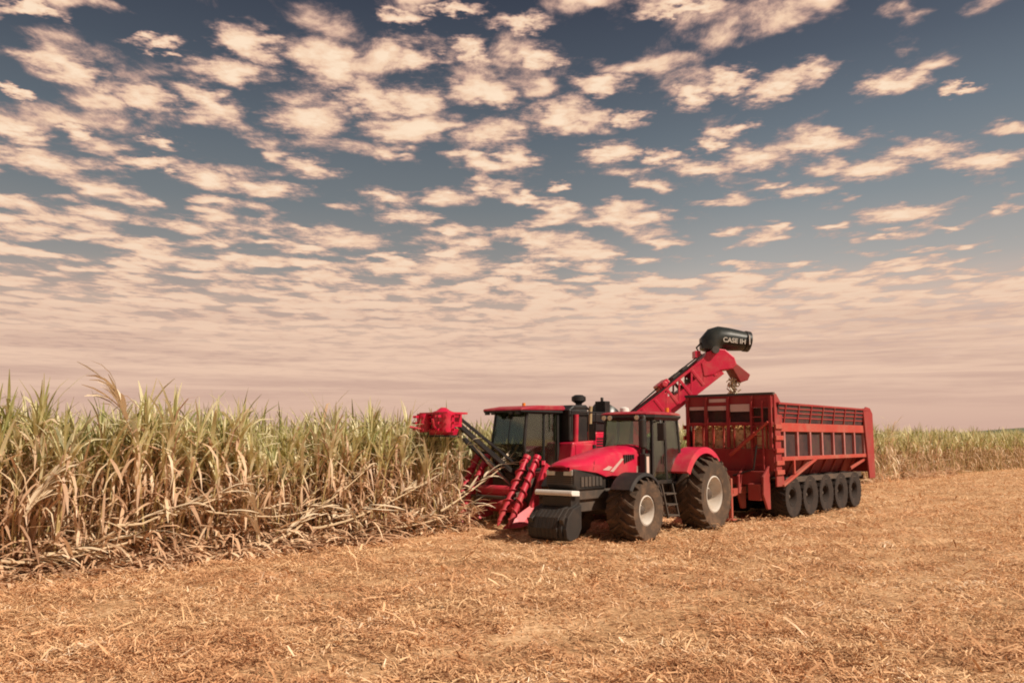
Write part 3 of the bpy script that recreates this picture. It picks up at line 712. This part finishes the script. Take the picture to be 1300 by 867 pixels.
# hopper: lower body tapering inward
HB = MB()
sec = lambda x, e: [(x, -TH+.03, 1.80), (x, -TH+.45, 1.76), (x, -.66, 1.14), (x, .66, 1.14), (x, TH-.45, 1.76), (x, TH-.03, 1.80), (x, TH-.03, 1.84), (x, TH-.48, 1.80), (x, .62, 1.18), (x, -.62, 1.18), (x, -TH+.48, 1.80), (x, -TH+.03, 1.84)]
HB.loft([sec(-.02, 0), sec(-TL+.02, 0)])
HB.build('hopper_floor', 'tdark', TR)  # shade under the body is put into this darker red
for s_ in (-1, 1):
    yo = s_*TH
    sp_ = MB()                                                     # red rails
    def bx(x0, x1, ya, yb, z0, z1): sp_.box(x0, x1, min(s_*ya, s_*yb), max(s_*ya, s_*yb), z0, z1)
    bx(-TL+.55, -.35, TH-.02, TH+.06, 2.60, 2.86)
    bx(-TL+.55, -.35, TH-.02, TH+.07, 1.74, 1.86)
    side = sp_.build('side_rails', 'tred', TR, bevel=.012)
    sc_ = MB(); sc_.box(-TL+.1, -.1, min(s_*(TH-.06), s_*(TH-.03)), max(s_*(TH-.06), s_*(TH-.03)), 1.78, 2.95); sc_.build('side_screen', 'screen', side)
    tp = MB(); tp.loft([[(-.15, s_*(TH-.02), 2.86), (-.15, s_*(TH+.01), 2.86), (-.15, s_*(TH+.10), 3.40), (-.15, s_*(TH+.07), 3.40)], [(-TL+.3, s_*(TH-.02), 2.86), (-TL+.3, s_*(TH+.01), 2.86), (-TL+.3, s_*(TH+.10), 3.40), (-TL+.3, s_*(TH+.07), 3.40)]]); tp.build('top_screen', 'screen', side)
    rl = MB(); rl.beam((-.1, s_*(TH+.10), 3.43), (-TL+.35, s_*(TH+.10), 3.43), .07, .06); rl.build('top_rail', 'tdark', side)
    for z_ in (3.02, 3.16, 3.29):
        sl2 = MB(); yy = TH + .01 + (z_ - 2.93) * .19 + .012; sl2.beam((-.2, s_*yy, z_), (-TL+.62, s_*yy, z_), .02, .035); sl2.build('screen_slat', 'tdark', side)
    n_post = 8
    for k_ in range(n_post):
        x_ = -.62 - k_ * (TL - 1.4) / (n_post - 1)
        p_ = MB(); p_.box(x_-.055, x_+.055, min(s_*(TH-.03), s_*(TH+.05)), max(s_*(TH-.03), s_*(TH+.05)), 1.86, 2.60); p_.build('side_post', 'post', side)
        p_ = MB(); p_.beam((x_, s_*(TH+.03), 2.86), (x_, s_*(TH+.115), 3.40), .045); p_.build('upper_post', 'tdark', side)
    # hopper ribs, struts and front bracket plates
    for k_ in range(9):
        ri = MB(); x_ = -.5 - k_*.92; ri.beam((x_, s_*(TH-.42), 1.74), (x_, s_*.70, 1.16),   .07, .05); ri.build('hopper_rib', 'tred', side)

    for (p_, r_, w1, h1) in (((-.35, 1.02, .04), (-2.9, 1.76, .04), .07, .14), ((-1.25, 1.34, .04), (-1.25, 1.75, .04), .06, .10), ((-TL+.4, 1.76, .04), (-TL+1.6, 1.36, -.2), .06, .10)):
        st_ = MB(); st_.beam((p_[0], s_*(TH+p_[2]), p_[1]), (r_[0], s_*(TH+r_[2]), r_[1]), w1, h1, up=(0, 1, 0) if w1 > .065 else (0, 0, 1)); st_.build('side_brace', 'tred', side, bevel=.01)
    fw_ = MB(); fw_.box(-7.25, -.75, min(s_*.86, s_*1.38), max(s_*.86, s_*1.38), 1.16, 1.22); fw_.box(-7.25, -.75, min(s_*1.36, s_*1.40), max(s_*1.36, s_*1.40), 1.08, 1.24); fw_.build('wheel_guard', 'steel', TR)
    # rear corner post with rounded head
    rc = MB(); rc.prism([(-TL+.60, .98), (-TL+.95, 3.38), (-TL+.62, 3.53), (-TL+.25, 3.50), (-TL, 3.30), (-TL, .98)], s_*(TH+.09) - .035, s_*(TH+.09) + .035)
    rc.build('rear_corner', 'tdark', TR, bevel=.02)
    fc = MB(); fc.prism([(.02, 1.0), (.02, 3.68), (-.12, 3.72), (-.45, 3.45), (-.50, 2.9), (-.36, 2.7), (-.36, 1.5), (-.5, 1.2), (-.5, 1.0)], s_*(TH+.02) - .03, s_*(TH+.02) + .03)
    fc.build('front_corner', 'tdark', TR, bevel=.015)
    for z_ in (1.35, 1.62, 1.98, 2.35, 2.68):
        br = MB(); br.box(-.42, .10, min(s_*(TH+.05), s_*(TH+.11)), max(s_*(TH+.05), s_*(TH+.11)), z_, z_+.13); br.build('corner_bracket', 'tred', TR, bevel=.01)
# front wall
fp = MB()
fp.box(.0, .05, -TH, TH, 3.30, 3.68); fp.box(0, .05, -TH, TH, 1.45, 2.10)
fp.box(-.01, .08, -TH, TH, 2.78, 2.88)
front = fp.build('front_wall', 'tdark', TR, bevel=.01)
q = MB(); q.box(-.05, .09, -TH-.04, TH+.04, 3.68, 3.75); q.build('front_rail', 'steel', front)
q = MB(); q.box(-.045, -.015, -TH+.03, TH-.03, 2.88, 3.30); q.build('front_screen', 'screen', front)
for y_ in (-1.36, -.72, .02, .78, 1.36):
    q = MB(); q.box(.05, .13, y_-.045, y_+.045, 2.12, 3.66); q.build('front_post', 'tdark', front)
for k_ in range(8):
    y_ = -1.22 + k_ * .345
    if k_ % 1 == 0:
        q = MB(); q.box(-.02, .04, y_-.022, y_+.022, 2.10, 2.78); q.build('front_bar', 'tred', front)
for (y0, y1, z0, z1) in ((-.62, .0, 3.50, 3.60), (-1.3, -.75, 3.27, 3.37), (-.68, -.04, 3.25, 3.38), (.08, .74, 3.20, 3.42)):
    q = MB(); q.box(.052, .072, y0, y1, z0, z1); q.build('pale_plate', 'plate', front)
# ladder, diagonal ram and valve gear on the front
q = MB()
for s_ in (0, .34): q.beam((.16, .80 + s_, 1.2), (.16, .80 + s_, 3.5), .045)
for k_ in range(8): q.beam((.16, .80, 1.35 + k_*.28), (.16, 1.14, 1.35 + k_*.28), .03)
q.build('front_ladder', 'tdark', TR)
q = MB(); q.tube([(.30, .15, 1.9), (.28, .95, 2.55)], .06, 12); q.tube([(.28, .95, 2.55), (.26, 1.35, 2.88)], .035, 10); q.build('tipping_ram', 'tred', TR, smooth=True)
q = MB(); q.tube([(.35, .25, 1.3), (.35, .9, 1.5), (.30, 1.0, 2.2)], .03, 8); q.tube([(.3, -.3, 1.2), (.6, -.1, 1.1), (1.4, 0, .9), (2.3, 0, .8), (3.0, 0, .95)], .022, 8); q.build('hydraulic_hoses', 'black', TR, smooth=True)
q = MB(); q.box(.10, .55, .80, 1.20, .62, 1.10); q.build('tool_box', 'tdark', TR, bevel=.03)
for y_, f_ in ((-1.3, 0), (1.22, -.08), (.45, 0)):
    q = MB(); q.prism([(.10, .36), (.36 + f_, .36), (.55, .8), (.52, 1.3), (.10, 1.6)], y_, y_ + .07); q.build('frame_plate', 'tdark', TR, bevel=.012)
q = MB(); q.box(-.02, .3, -1.2, 1.2, 1.05, 1.45); q.build('front_sill', 'tdark', TR, bevel=.02)
# rear wall
q = MB(); q.box(-TL, -TL+.06, -TH, TH, 1.2, 3.3); q.build('rear_wall', 'tdark', TR)
q = MB(); q.box(-TL-.03, -TL+.09, -TH-.02, TH+.02, 3.3, 3.5); q.build('rear_rail', 'tdark', TR)

# load of chopped cane
n_ = 2600
bx_, by_ = U(-7.9, -.12, n_), U(-1.28, 1.28, n_)
hz_ = 2.62 + .25 * np.exp(-((bx_ + 1.6) / 1.6) ** 2 - (by_ / .9) ** 2)
front_m = rng.random(n_) < .25
bx_[front_m] = U(-.22, -.12, front_m.sum()); bzz = hz_ + U(-.08, .04, n_); bzz[front_m] = U(2.02, 2.80, front_m.sum())
az = U(0, 2*math.pi, n_); el = U(-.5, .5, n_); L_ = U(.10, .18, n_)
d_ = np.stack([np.cos(az)*np.cos(el), np.sin(az)*np.cos(el), np.sin(el)], 1) * L_[:, None]
cpt = np.stack([np.clip(bx_, -8.0, -.15), by_, bzz], 1)
def rods(a, b, r, n=5):
    d = (b - a); d /= np.linalg.norm(d, axis=1)[:, None]
    ref = np.where(np.abs(d[:, 2:3]) < .9, np.array([[0, 0, 1.]]), np.array([[1., 0, 0]])); s1 = np.cross(d, ref); s1 /= np.linalg.norm(s1, axis=1)[:, None]; s2 = np.cross(d, s1)
    V_ = np.zeros((len(a), 2, n, 3))
    for k_ in range(n):
        t_ = 2*math.pi*k_/n; off = (s1*math.cos(t_) + s2*math.sin(t_)) * r[:, None]; V_[:, 0, k_] = a + off; V_[:, 1, k_] = b + off
    bb = (np.arange(len(a)) * 2 * n)[:, None]
    return V_.reshape(-1, 3), np.concatenate([bb + np.array([k_, (k_+1) % n, n + (k_+1) % n, n + k_])[None] for k_ in range(n)], 0)
bv, bq = rods(cpt - d_/2, cpt + d_/2, U(.014, .026, n_))
# mound under the loose pieces
gx_, gy_ = np.meshgrid(np.linspace(-8.1, -.13, 60), np.linspace(-1.33, 1.33, 24)); gzz = 2.56 + .25 * np.exp(-((gx_ + 1.6) / 1.6) ** 2 - (gy_ / .9) ** 2) + .03*np.sin(gx_*9)*np.sin(gy_*8)
mv = np.stack([gx_.ravel(), gy_.ravel(), gzz.ravel()], 1); ii = np.arange(60*24).reshape(24, 60)
mq = np.stack([ii[:-1, :-1].ravel(), ii[:-1, 1:].ravel(), ii[1:, 1:].ravel(), ii[1:, :-1].ravel()], 1)
fy = np.array([[-.13, -1.33, 1.4], [-.13, 1.33, 1.4], [-.13, 1.33, 2.6], [-.13, -1.33, 2.6]])
v_, q_, m_ = join([(bv, bq, 0), (mv, mq, 0), (fy, np.array([[0, 1, 2, 3]]), 0)])
ld = np_mesh('cane_billets', v_, q_, ['billet'], kind='stuff', label='load of chopped tan cane billets inside the red trailer'); ld.location = TRP + Vector((0, 0, .02)); ld.rotation_euler = (0, 0, RZ + TA)

# ------------------------------------------------------------------ harvester
HV = empty('cane_harvester', fr(0, -3.9), RZ, label='red sugar cane harvester with raised topper arm and long unloading elevator behind the tractor', category='harvester')
# tracks
for s_ in (-1, 1):
    q = MB(); poly = [(-1.9, .05), (-5.3, .05), (-5.65, .25), (-5.75, .55), (-5.5, .9), (-5.0, .98), (-2.3, .85), (-1.6, .72), (-1.45, .45), (-1.6, .15)]
    q.prism(poly, s_*.72 if s_ > 0 else -1.18, 1.18 if s_ > 0 else -.72)
    tr_ = q.build('track', 'rubber', HV, bevel=.03)
    q = MB()
    for x_, z_, r_ in ((-5.25, .55, .36), (-1.85, .45, .28), (-2.7, .34, .2), (-3.4, .34, .2), (-4.1, .34, .2), (-4.7, .34, .2)): q.tube([(x_, s_*1.14, z_), (x_, s_*1.24, z_)], r_, 18)
    q.build('track_rollers', 'hred', tr_, smooth=True)
# body
q = MB(); q.prism([(-.9, .85), (-.9, 1.45), (-1.9, 1.50), (-2.05, 2.25), (-3.0, 2.3), (-3.1, 2.55), (-4.9, 2.55), (-5.6, 2.3), (-6.1, 1.7), (-6.1, .95), (-4.6, .8)], -1.12, 1.12)
body = q.build('body', 'hred', HV, bevel=.04)
for s_ in (-1, 1):
    q = MB()
    for (x0, x1, z0, z1) in ((-2.9, -2.15, 1.6, 2.2), (-3.75, -3.0, 1.6, 2.45), (-4.7, -3.85, 1.7, 2.45)):
        q.box(x0, x1, s_*1.12 - .02, s_*1.12 + .025, z0, z1)
    q.build('engine_panels', 'hred', body, bevel=.02)
    q = MB()
    for k_ in range(9): q.box(-3.65, -3.1, s_*1.145 - .01, s_*1.145 + .012, 1.7 + k_*.08, 1.74 + k_*.08)
    q.build('vent_louvres', 'black', body)
# engine deck: rails, air intake, exhaust, rotary screen
q = MB()
for (a, b) in (((-2.1, 1.05, 3.12), (-4.4, 1.05, 3.12)), ((-2.1, -1.05, 3.12), (-4.4, -1.05, 3.12)), ((-2.1, 1.05, 2.55), (-2.1, 1.05, 3.12)), ((-3.2, 1.05, 2.55), (-3.2, 1.05, 3.12)), ((-4.4, 1.05, 2.55), (-4.4, 1.05, 3.12)), ((-4.4, -1.05, 2.55), (-4.4, -1.05, 3.12)), ((-2.1, -1.05, 2.55), (-2.1, -1.05, 3.12))): q.tube([a, b], .022, 8)
q.build('deck_rail', 'black', HV, smooth=True)
q = MB(); q.box(-2.95, -2.12, -.85, .95, 2.27, 3.22); q.prism([(-2.05, 3.16), (-2.3, 3.32), (-2.9, 3.34), (-3.1, 3.2)], -.9, .95); q.build('air_intake_housing', 'black', HV, bevel=.05)
q = MB(); q.tube([(-2.35, .95, 1.75), (-2.35, 1.0, 3.05)], .075, 12); q.build('red_air_pipe', 'hred', HV, smooth=True)
q = MB(); q.tube([(-3.0, .96, 2.2), (-3.0, 1.0, 3.15), (-3.0, 1.02, 3.30)], .055, 12); q.build('exhaust_pipe', 'pipe', HV, smooth=True)
q = MB(); q.box(-4.0, -3.2, -.8, .75, 2.57, 3.12); q.build('cooler_housing', 'black', HV, bevel=.04)
# primary extractor with cap
q = MB(); q.tube([(-5.0, 0, 2.3), (-5.0, 0, 2.9), (-5.02, 0, 3.05), (-5.1, 0, 3.2), (-5.2, 0, 3.27)], [.62, .60, .58, .48, .2], 24); q.build('primary_extractor', 'hood', HV, smooth=True)
q = MB(); q.tube([(-3.5, .15, 3.1), (-3.5, .15, 3.42), (-3.5, .15, 3.50), (-3.5, .15, 3.62), (-3.5, .15, 3.68)], [.10, .10, .22, .22, .12], 16); q.build('intake_cap', 'black', HV, smooth=True)
q = MB(); q.box(-4.35, -4.1, .3, .7, 3.1, 3.5); q.tube([(-4.2, .5, 3.5), (-4.2, .5, 3.62)], .05, 8); q.build('lamp_bracket', 'black', HV, bevel=.02)
# cab
HX0, HX1, HY, HZ0, HZ1 = -.68, -1.95, .62, 1.50, 3.08
q = MB()
for s_ in (-1, 1):
    q.beam((HX0, s_*HY, HZ0), (HX0+.12, s_*HY, 2.2), .07); q.beam((HX0+.12, s_*HY, 2.2), (HX0-.02, s_*(HY-.02), HZ1), .07)
    q.beam((-1.35, s_*HY, HZ0), (-1.37, s_*HY, HZ1), .06); q.beam((HX1, s_*HY, HZ0), (HX1, s_*HY, HZ1), .09)
    q.beam((HX0, s_*HY, HZ0), (HX1, s_*HY, HZ0), .08); q.beam((HX0-.02, s_*HY, HZ1), (HX1, s_*HY, HZ1), .07)
q.beam((HX0, -HY, HZ0), (HX0, HY, HZ0), .08)
q.beam((HX0, 0, HZ0), (HX0+.12, 0, 2.2), .035); q.beam((HX0+.12, 0, 2.2), (HX0-.02, 0, HZ1), .035)
hc = q.build('cab_frame', 'black', HV, bevel=.01)
q = MB(); q.box(HX1-.06, HX1, -HY, HY, HZ0, HZ0+.45); q.build('cab_back_panel', 'black', hc)
pane('rear_window', [(HX1-.02, -HY+.04, HZ0+.47), (HX1-.02, HY-.04, HZ0+.47), (HX1-.02, HY-.04, HZ1-.03), (HX1-.02, -HY+.04, HZ1-.03)], hc)
q = MB(); q.box(HX1, HX0-.04, -HY+.05, HY-.05, 1.44, 1.49); q.build('floor_panel', 'black', hc)
pane('windshield', [(HX0+.01, -HY+.04, HZ0+.04), (HX0+.01, HY-.04, HZ0+.04), (HX0+.12, HY-.04, 2.2), (HX0+.12, -HY+.04, 2.2)], hc)
pane('windshield', [(HX0+.12, -HY+.04, 2.21), (HX0+.12, HY-.04, 2.21), (HX0-.01, HY-.05, HZ1-.03), (HX0-.01, -HY+.05, HZ1-.03)], hc)
for s_ in (-1, 1):
    pane('side_window', [(HX0, s_*HY, HZ0+.04), (HX0+.10, s_*HY, 2.2), (HX0-.05, s_*HY, HZ1-.03), (-1.33, s_*HY, HZ1-.03), (-1.32, s_*HY, HZ0+.04)], hc)
    pane('side_window', [(-1.40, s_*HY, HZ0+.04), (-1.40, s_*HY, HZ1-.03), (HX1+.05, s_*HY, HZ1-.03), (HX1+.05, s_*HY, HZ0+.04)], hc)
q = MB(); q.box(-1.75, -1.3, -.25, .25, 1.6, 1.95); q.prism([(-1.85, 1.9), (-1.7, 1.9), (-1.78, 2.65), (-1.9, 2.62)], -.24, .24); q.build('driver_seat', 'seat', hc, bevel=.04)
q = MB(); q.tube([(-.85, 0, 1.5), (-1.02, 0, 2.15)], .04, 10); q.box(-1.1, -.9, -.2, .2, 2.1, 2.16); q.build('control_column', 'black', hc)
q = MB(); q.prism([(HX0+.40, 3.13), (HX0+.34, 3.19), (HX0-.3, 3.28), (HX1-.15, 3.30), (HX1-.22, 3.22), (HX1-.22, 3.16)], -.76, .76)
hr = q.build('cab_roof', 'roofred', HV, bevel=.03)
q = MB(); q.box(HX1-.15, HX0+.36, -.74, .74, 3.08, 3.145); q.build('roof_underside', 'black', hr, bevel=.02)
for y_ in (-.6, -.35, .35, .6):
    q = MB(); q.box(HX0+.30, HX0+.38, y_-.07, y_+.07, 3.02, 3.10); q.build('work_light', 'black', hr, bevel=.01)
q = MB(); q.tube([(-1.0, .2, 3.28), (-1.0, .2, 3.36)], .05, 10); q.build('beacon', 'orange', hr, smooth=True)
# front frame: throat under the cab
q = MB(); q.box(-1.3, -.7, -.75, .75, .55, 1.42); q.beam((-.9, .55, .9), (.15, .55, .75), .09, .16); q.beam((-.9, -.55, .9), (.15, -.55, .75), .09, .16); q.beam((.1, -.8, .78), (.1, .8, .78), .08)
q.build('feed_throat', 'steel', HV, bevel=.02)
q = MB(); q.tube([(-.1, -.6, .95), (-.1, .6, .95)], .14, 14); q.tube([(-.55, -.6, .5), (-.55, .6, .5)], .17, 14); q.build('knockdown_roller', 'hred', HV, smooth=True)
# crop dividers: shoe plus scroll
def scroll(y_, lean, par, sgn):
    a = Vector((.58, y_ - .04, .10)); b = Vector((-.58, y_ - .1 + lean, 1.80)); d = b - a; L = d.length; d.normalize()
    s1 = d.orthogonal().normalized(); s2 = d.cross(s1); rr = lambda t: .055 + .055 * min(1, t * 3)
    q = MB(); q.tube([a, a + d*.15, a + d*L*.5, b], [.02, .07, .085, .085], 14)
    q.tube([b, b + d*.10], [.11, .11], 12)
    turns = 6; n_ = turns * 14; secs = []
    for k_ in range(n_ + 1):
        t = k_ / n_; an = sgn * 2*math.pi*turns*t; c_ = a + d*(L*(.06 + .90*t)); r0, r1 = .06 + .02*min(1, t*4), .085 + .055*min(1, t*4)
        w1 = s1*math.cos(an) + s2*math.sin(an)
        secs.append([c_ + w1*r0 - d*.012, c_ + w1*r1 - d*.008, c_ + w1*r1 + d*.008, c_ + w1*r0 + d*.012])
    q.loft(secs); return q.build('scroll', 'hred', par, smooth=True)
for s_ in (1, -1):
    q = MB(); q.loft([[(.62, s_*.98-.02, .03), (.62, s_*.98+.02, .03), (.62, s_*.98, .08)], [(.15, s_*.98-.20, .05), (.15, s_*.98+.20, .05), (.15, s_*.98, .34)], [(-.75, s_*.98-.24, .22), (-.75, s_*.98+.24, .22), (-.75, s_*.98, .72)]])
    q.beam((-.5, s_*.98, .5), (-1.1, s_*.98, 1.65), .12, .22); q.beam((-.95, s_*.98, 1.70), (-1.3, s_*.7, 1.4), .1, .14)
    dv = q.build('crop_divider', 'hred', HV, bevel=.01)
    scroll(s_*.78, 0, dv, s_); scroll(s_*1.18, s_*-.02, dv, -s_)
q = MB(); q.prism([(-.30, .12), (-.16, .16), (-.20, .50), (-.32, .48)], 1.32, 1.36); q.build('side_knife', 'white', HV)
# topper arm and head
q = MB()
for y_ in (-.28, .28): q.beam((-.75, y_, 1.25), (1.45, y_*.7, 2.70), .08, .12); q.beam((-.75, y_, 1.55), (1.50, y_*.7, 2.92), .06, .07)
q.beam((.3, -.25, 1.98), (.3, .25, 1.98), .07); q.beam((1.2, -.2, 2.55), (1.2, .2, 2.55), .07)
tp_ = q.build('topper_arm', 'black', HV)
q = MB(); q.tube([(-.65, 0, 1.1), (.25, 0, 1.75)], .05, 10); q.tube([(.25, 0, 1.75), (.75, 0, 2.2)], .028, 8); q.build('lift_ram', 'chrome', tp_, smooth=True)
q = MB(); q.tube([(1.85, 0, 2.45), (1.85, 0, 2.58), (1.85, 0, 2.62), (1.85, 0, 3.04), (1.85, 0, 3.08), (1.85, 0, 3.16)], [.36, .40, .29, .29, .18, .07], 22)
q.box(1.45, 1.75, -.28, .28, 2.66, 2.98); q.box(1.5, 2.2, -.55, .55, 2.98, 3.03)
hd = q.build('topper_head', 'hred', tp_, smooth=True)
for s_ in (-1, 1):
    q = MB(); q.tube([(2.12, s_*.44, 2.52), (2.12, s_*.44, 3.0)], .20, 16)
    for k_ in range(8):
        a = 2*math.pi*k_/8
        for z_ in (2.58, 2.75, 2.92): q.beam((2.12 + .17*math.cos(a), s_*.44 + .17*math.sin(a), z_), (2.12 + .30*math.cos(a), s_*.44 + .30*math.sin(a), z_), .025, .06)
    q.build('gathering_drum', 'hred', hd, smooth=True)
    q = MB(); q.tube([(2.35, s_*.30, 2.60), (2.6, s_*.5, 2.66), (2.68, s_*.54, 2.84)], .03, 8); q.build('gathering_arm', 'hred', hd, smooth=True)
q = MB(); q.tube([(1.85, 0, 2.40), (1.85, 0, 2.44)], .42, 20); q.build('cutter_disc', 'black', hd)

# elevator, slewed out over the trailer
base = Vector((-5.15, -.25, 1.95)); head = Vector((-7.78, 2.28, 4.74))
dh = Vector((head.x - base.x, head.y - base.y, 0)); Lh = dh.length; dh.normalize(); wv = Vector((0, 0, 1)).cross(dh)
sl_ = (head - base).normalized(); nv = sl_.cross(wv).normalized()
if nv.z < 0: nv = -nv
EM = Matrix(((sl_.x, wv.x, nv.x, base.x), (sl_.y, wv.y, nv.y, base.y), (sl_.z, wv.z, nv.z, base.z), (0, 0, 0, 1)))
L = (head - base).length; EW = .42
EL = MB(EM)
for s_ in (-1, 1):
    y_ = s_*EW
    EL.beam((0, y_, -.34), (L, y_, -.34), .06, .12); EL.beam((0, y_, .36), (L, y_, .36), .06, .09); EL.box(0, L*.62, y_-.015, y_+.015, -.30, .12)
    EL.box(0, 2.7, y_-.014, y_+.014, .10, .34); EL.box(L-.85, L, y_-.0135, y_+.0135, -.02, .34)
    n_ = 9
    for k_ in range(n_):
        x_ = .25 + k_*(L-.5)/(n_-1); EL.beam((x_, y_, -.32), (x_, y_, .34), .06, .09)
    for k_ in range(4, n_-1):
        x_ = .25 + k_*(L-.5)/(n_-1); x2 = x_ + (L-.5)/(n_-1); EL.beam((x_, y_, -.30), (x2, y_, .33), .04, .06)
    EL.box(L*.55, L, y_-.012, y_+.012, -.30, .02)
elev = EL.build('elevator', 'hred', HV, bevel=.008)
q = MB(EM); q.box(0, L, -EW+.03, EW-.03, -.36, -.33); q.box(0, L, -EW+.04, EW-.04, .02, .04)
q.build('elevator_floor', 'hred', elev)
q = MB(EM)
for k_ in range(12): q.box(.2 + k_*.34, .24 + k_*.34, -EW+.05, EW-.05, .04, .15); q.box(.3 + k_*.34, .34 + k_*.34, -EW+.05, EW-.05, -.22, -.12)
q.build('slat_chain', 'steel', elev)
q = MB(EM); q.tube([(.9, EW+.10, -.1), (2.3, EW+.10, .12)], .05, 10); q.tube([(2.3, EW+.10, .12), (3.1, EW+.06, .25)], .03, 8); q.build('elevator_ram', 'black', elev, smooth=True)
q = MB(EM); q.box(2.65, 3.05, -.40, .40, .34, .60); q.tube([(2.85, -.5, .5), (2.85, .5, .5)], .10, 12); q.build('drive_housing', 'hred', elev, bevel=.03)
q = MB(EM); q.tube([(.3, -EW-.05, .34), (1.4, -EW-.05, .42), (2.6, -EW-.04, .40), (L-.2, -EW-.03, .50)], .028, 8); q.tube([(.3, -.1, .38), (1.6, -.12, .46), (2.7, -.1, .52), (L-.1, -.1, .52)], .022, 8); q.build('elevator_hoses', 'black', elev, smooth=True)
for (x0, x1) in ((3.2, 3.5), (3.62, 3.84)):
    q = MB(EM); q.box(x0, x1, -.3, .3, .34, .52); q.build('valve_block', 'steel', elev, bevel=.02)
# turntable
q = MB(); q.tube([(-5.6, .1, 1.3), (-5.6, .1, 2.0)], [.7, .6], 24); q.beam((-5.6, .1, 1.9), (-5.4, -.1, 2.6), .16); q.build('turntable', 'steel', HV, smooth=True)
# head: horizontal-axis frame, x = outward
HM = Matrix(((dh.x, wv.x, 0, head.x), (dh.y, wv.y, 0, head.y), (0, 0, 1, head.z), (0, 0, 0, 1)))
q = MB(HM)
poly = [(-.42, -.42), (-.50, .02), (-.28, .38), (.0, .50), (.30, .46), (.58, .22), (.66, -.02), (.52, -.16), (.12, -.22), (-.12, -.36)]
q.prism(poly, -.46, .46); hdp = q.build('discharge_head', 'hred', elev, bevel=.03)
# secondary extractor hood: domed end turning into a drum nozzle
q = MB(HM); secs = []
def ring(c, rx, rz, ang, n=24):
    out = []
    for k_ in range(n):
        a = 2*math.pi*k_/n; yy = rx*math.cos(a); zz = rz*math.sin(a)
        out.append((c[0] - math.sin(ang)*zz, c[1] + yy, c[2] + math.cos(ang)*zz))
    return out
for (cx, cz, rx, rz, an) in ((-.02, .44, .46, .40, 78), (-.06, .64, .47, .41, 58), (.06, .80, .47, .42, 28), (.24, .86, .46, .41, 8), (.50, .84, .44, .38, -3), (.85, .80, .42, .34, -6), (1.16, .765, .41, .30, -7)):
    secs.append(ring((cx, 0, cz), rx, rz, R(an)))
q.loft(secs); hood2 = q.build('extractor_hood', 'hood', elev, smooth=True)
q = MB(HM); q.loft([ring((1.05, 0, .78), .445, .34, R(-7)), ring((1.20, 0, .76), .445, .335, R(-7))]); q.build('hood_rim', 'black', hood2, smooth=True)
q = MB(HM); q.tube([(-.05, -.43, .44), (-.05, -.60, .44)], .12, 12); q.build('fan_motor', 'steel', hood2, smooth=True)
q = MB(HM); q.tube([(-.45, -.1, .35), (-.55, -.1, .55), (-.35, -.1, .75)], .03, 8); q.build('motor_hose', 'steel', hood2, smooth=True)
q = MB(HM); q.box(-.62, -.44, -.2, .2, .22, .44); q.build('hinge_bracket', 'hred', hood2)
# lettering on the side of the hood towards the camera
def lettering(txt, size, loc, xdir, ydir, mat, parent):
    cu = bpy.data.curves.new('lettering', 'FONT'); cu.body = txt; cu.size = size; cu.extrude = .006; cu.align_x = 'CENTER'; cu.align_y = 'CENTER'; cu.offset = .006
    o = bpy.data.objects.new('lettering', cu); C.objects.link(o)
    dg = bpy.context.evaluated_depsgraph_get(); me = bpy.data.meshes.new_from_object(o.evaluated_get(dg)); bpy.data.objects.remove(o)
    o = bpy.data.objects.new('lettering', me); C.objects.link(o); me.materials.clear(); me.materials.append(M[mat])
    x_ = Vector(xdir).normalized(); y_ = Vector(ydir); y_ = (y_ - x_*y_.dot(x_)).normalized(); z_ = x_.cross(y_)
    o.matrix_local = Matrix(((x_.x, y_.x, z_.x, loc[0]), (x_.y, y_.y, z_.y, loc[1]), (x_.z, y_.z, z_.z, loc[2]), (0, 0, 0, 1))); o.parent = parent
    return o
camside = -1 if (HM.to_3x3() @ Vector((0, -1, 0))).dot(Vector((0, 0, 0)) + Vector((.719*0, 0, 0)) + Vector((1, 1, 0))) > 0 else 1
lp_ = HM @ Vector((.60, -.458, .74)); ld_ = HM.to_3x3() @ Vector((1, .045, -.10))
lettering('CASE IH', .21, lp_, ld_, (0, 0, 1), 'greylet', hood2)
q = MB(HM); q.box(1.085, 1.11, -.462, -.30, .62, .93); q.build('pale_strip', 'white', hood2)
# deflector flap below the head
q = MB(HM); q.prism([(.46, -.02), (.66, .02), (1.10, -.34), (1.02, -.52), (.78, -.60)], -.40, .40); q.build('deflector_flap', 'tdark', elev, bevel=.02)

# falling chopped cane
n_ = 120
fpos = np.stack([rng.normal(.66, .08, n_), rng.normal(0, .12, n_), U(-1.3, -.45, n_)], 1)
wp = np.array([list((Matrix.Translation(fr(0, -3.9)) @ Matrix.Rotation(RZ, 4, 'Z')) @ (HM @ Vector(p))) for p in fpos])
dv_ = rng.normal(0, 1, (n_, 3)); dv_ /= np.linalg.norm(dv_, axis=1)[:, None]
bv, bq = rods(wp - dv_*.07, wp + dv_*.07, U(.016, .026, n_))
np_mesh('falling_billets', bv, bq, ['white_cane'], kind='stuff', label='pale chopped cane falling from the elevator head into the trailer')
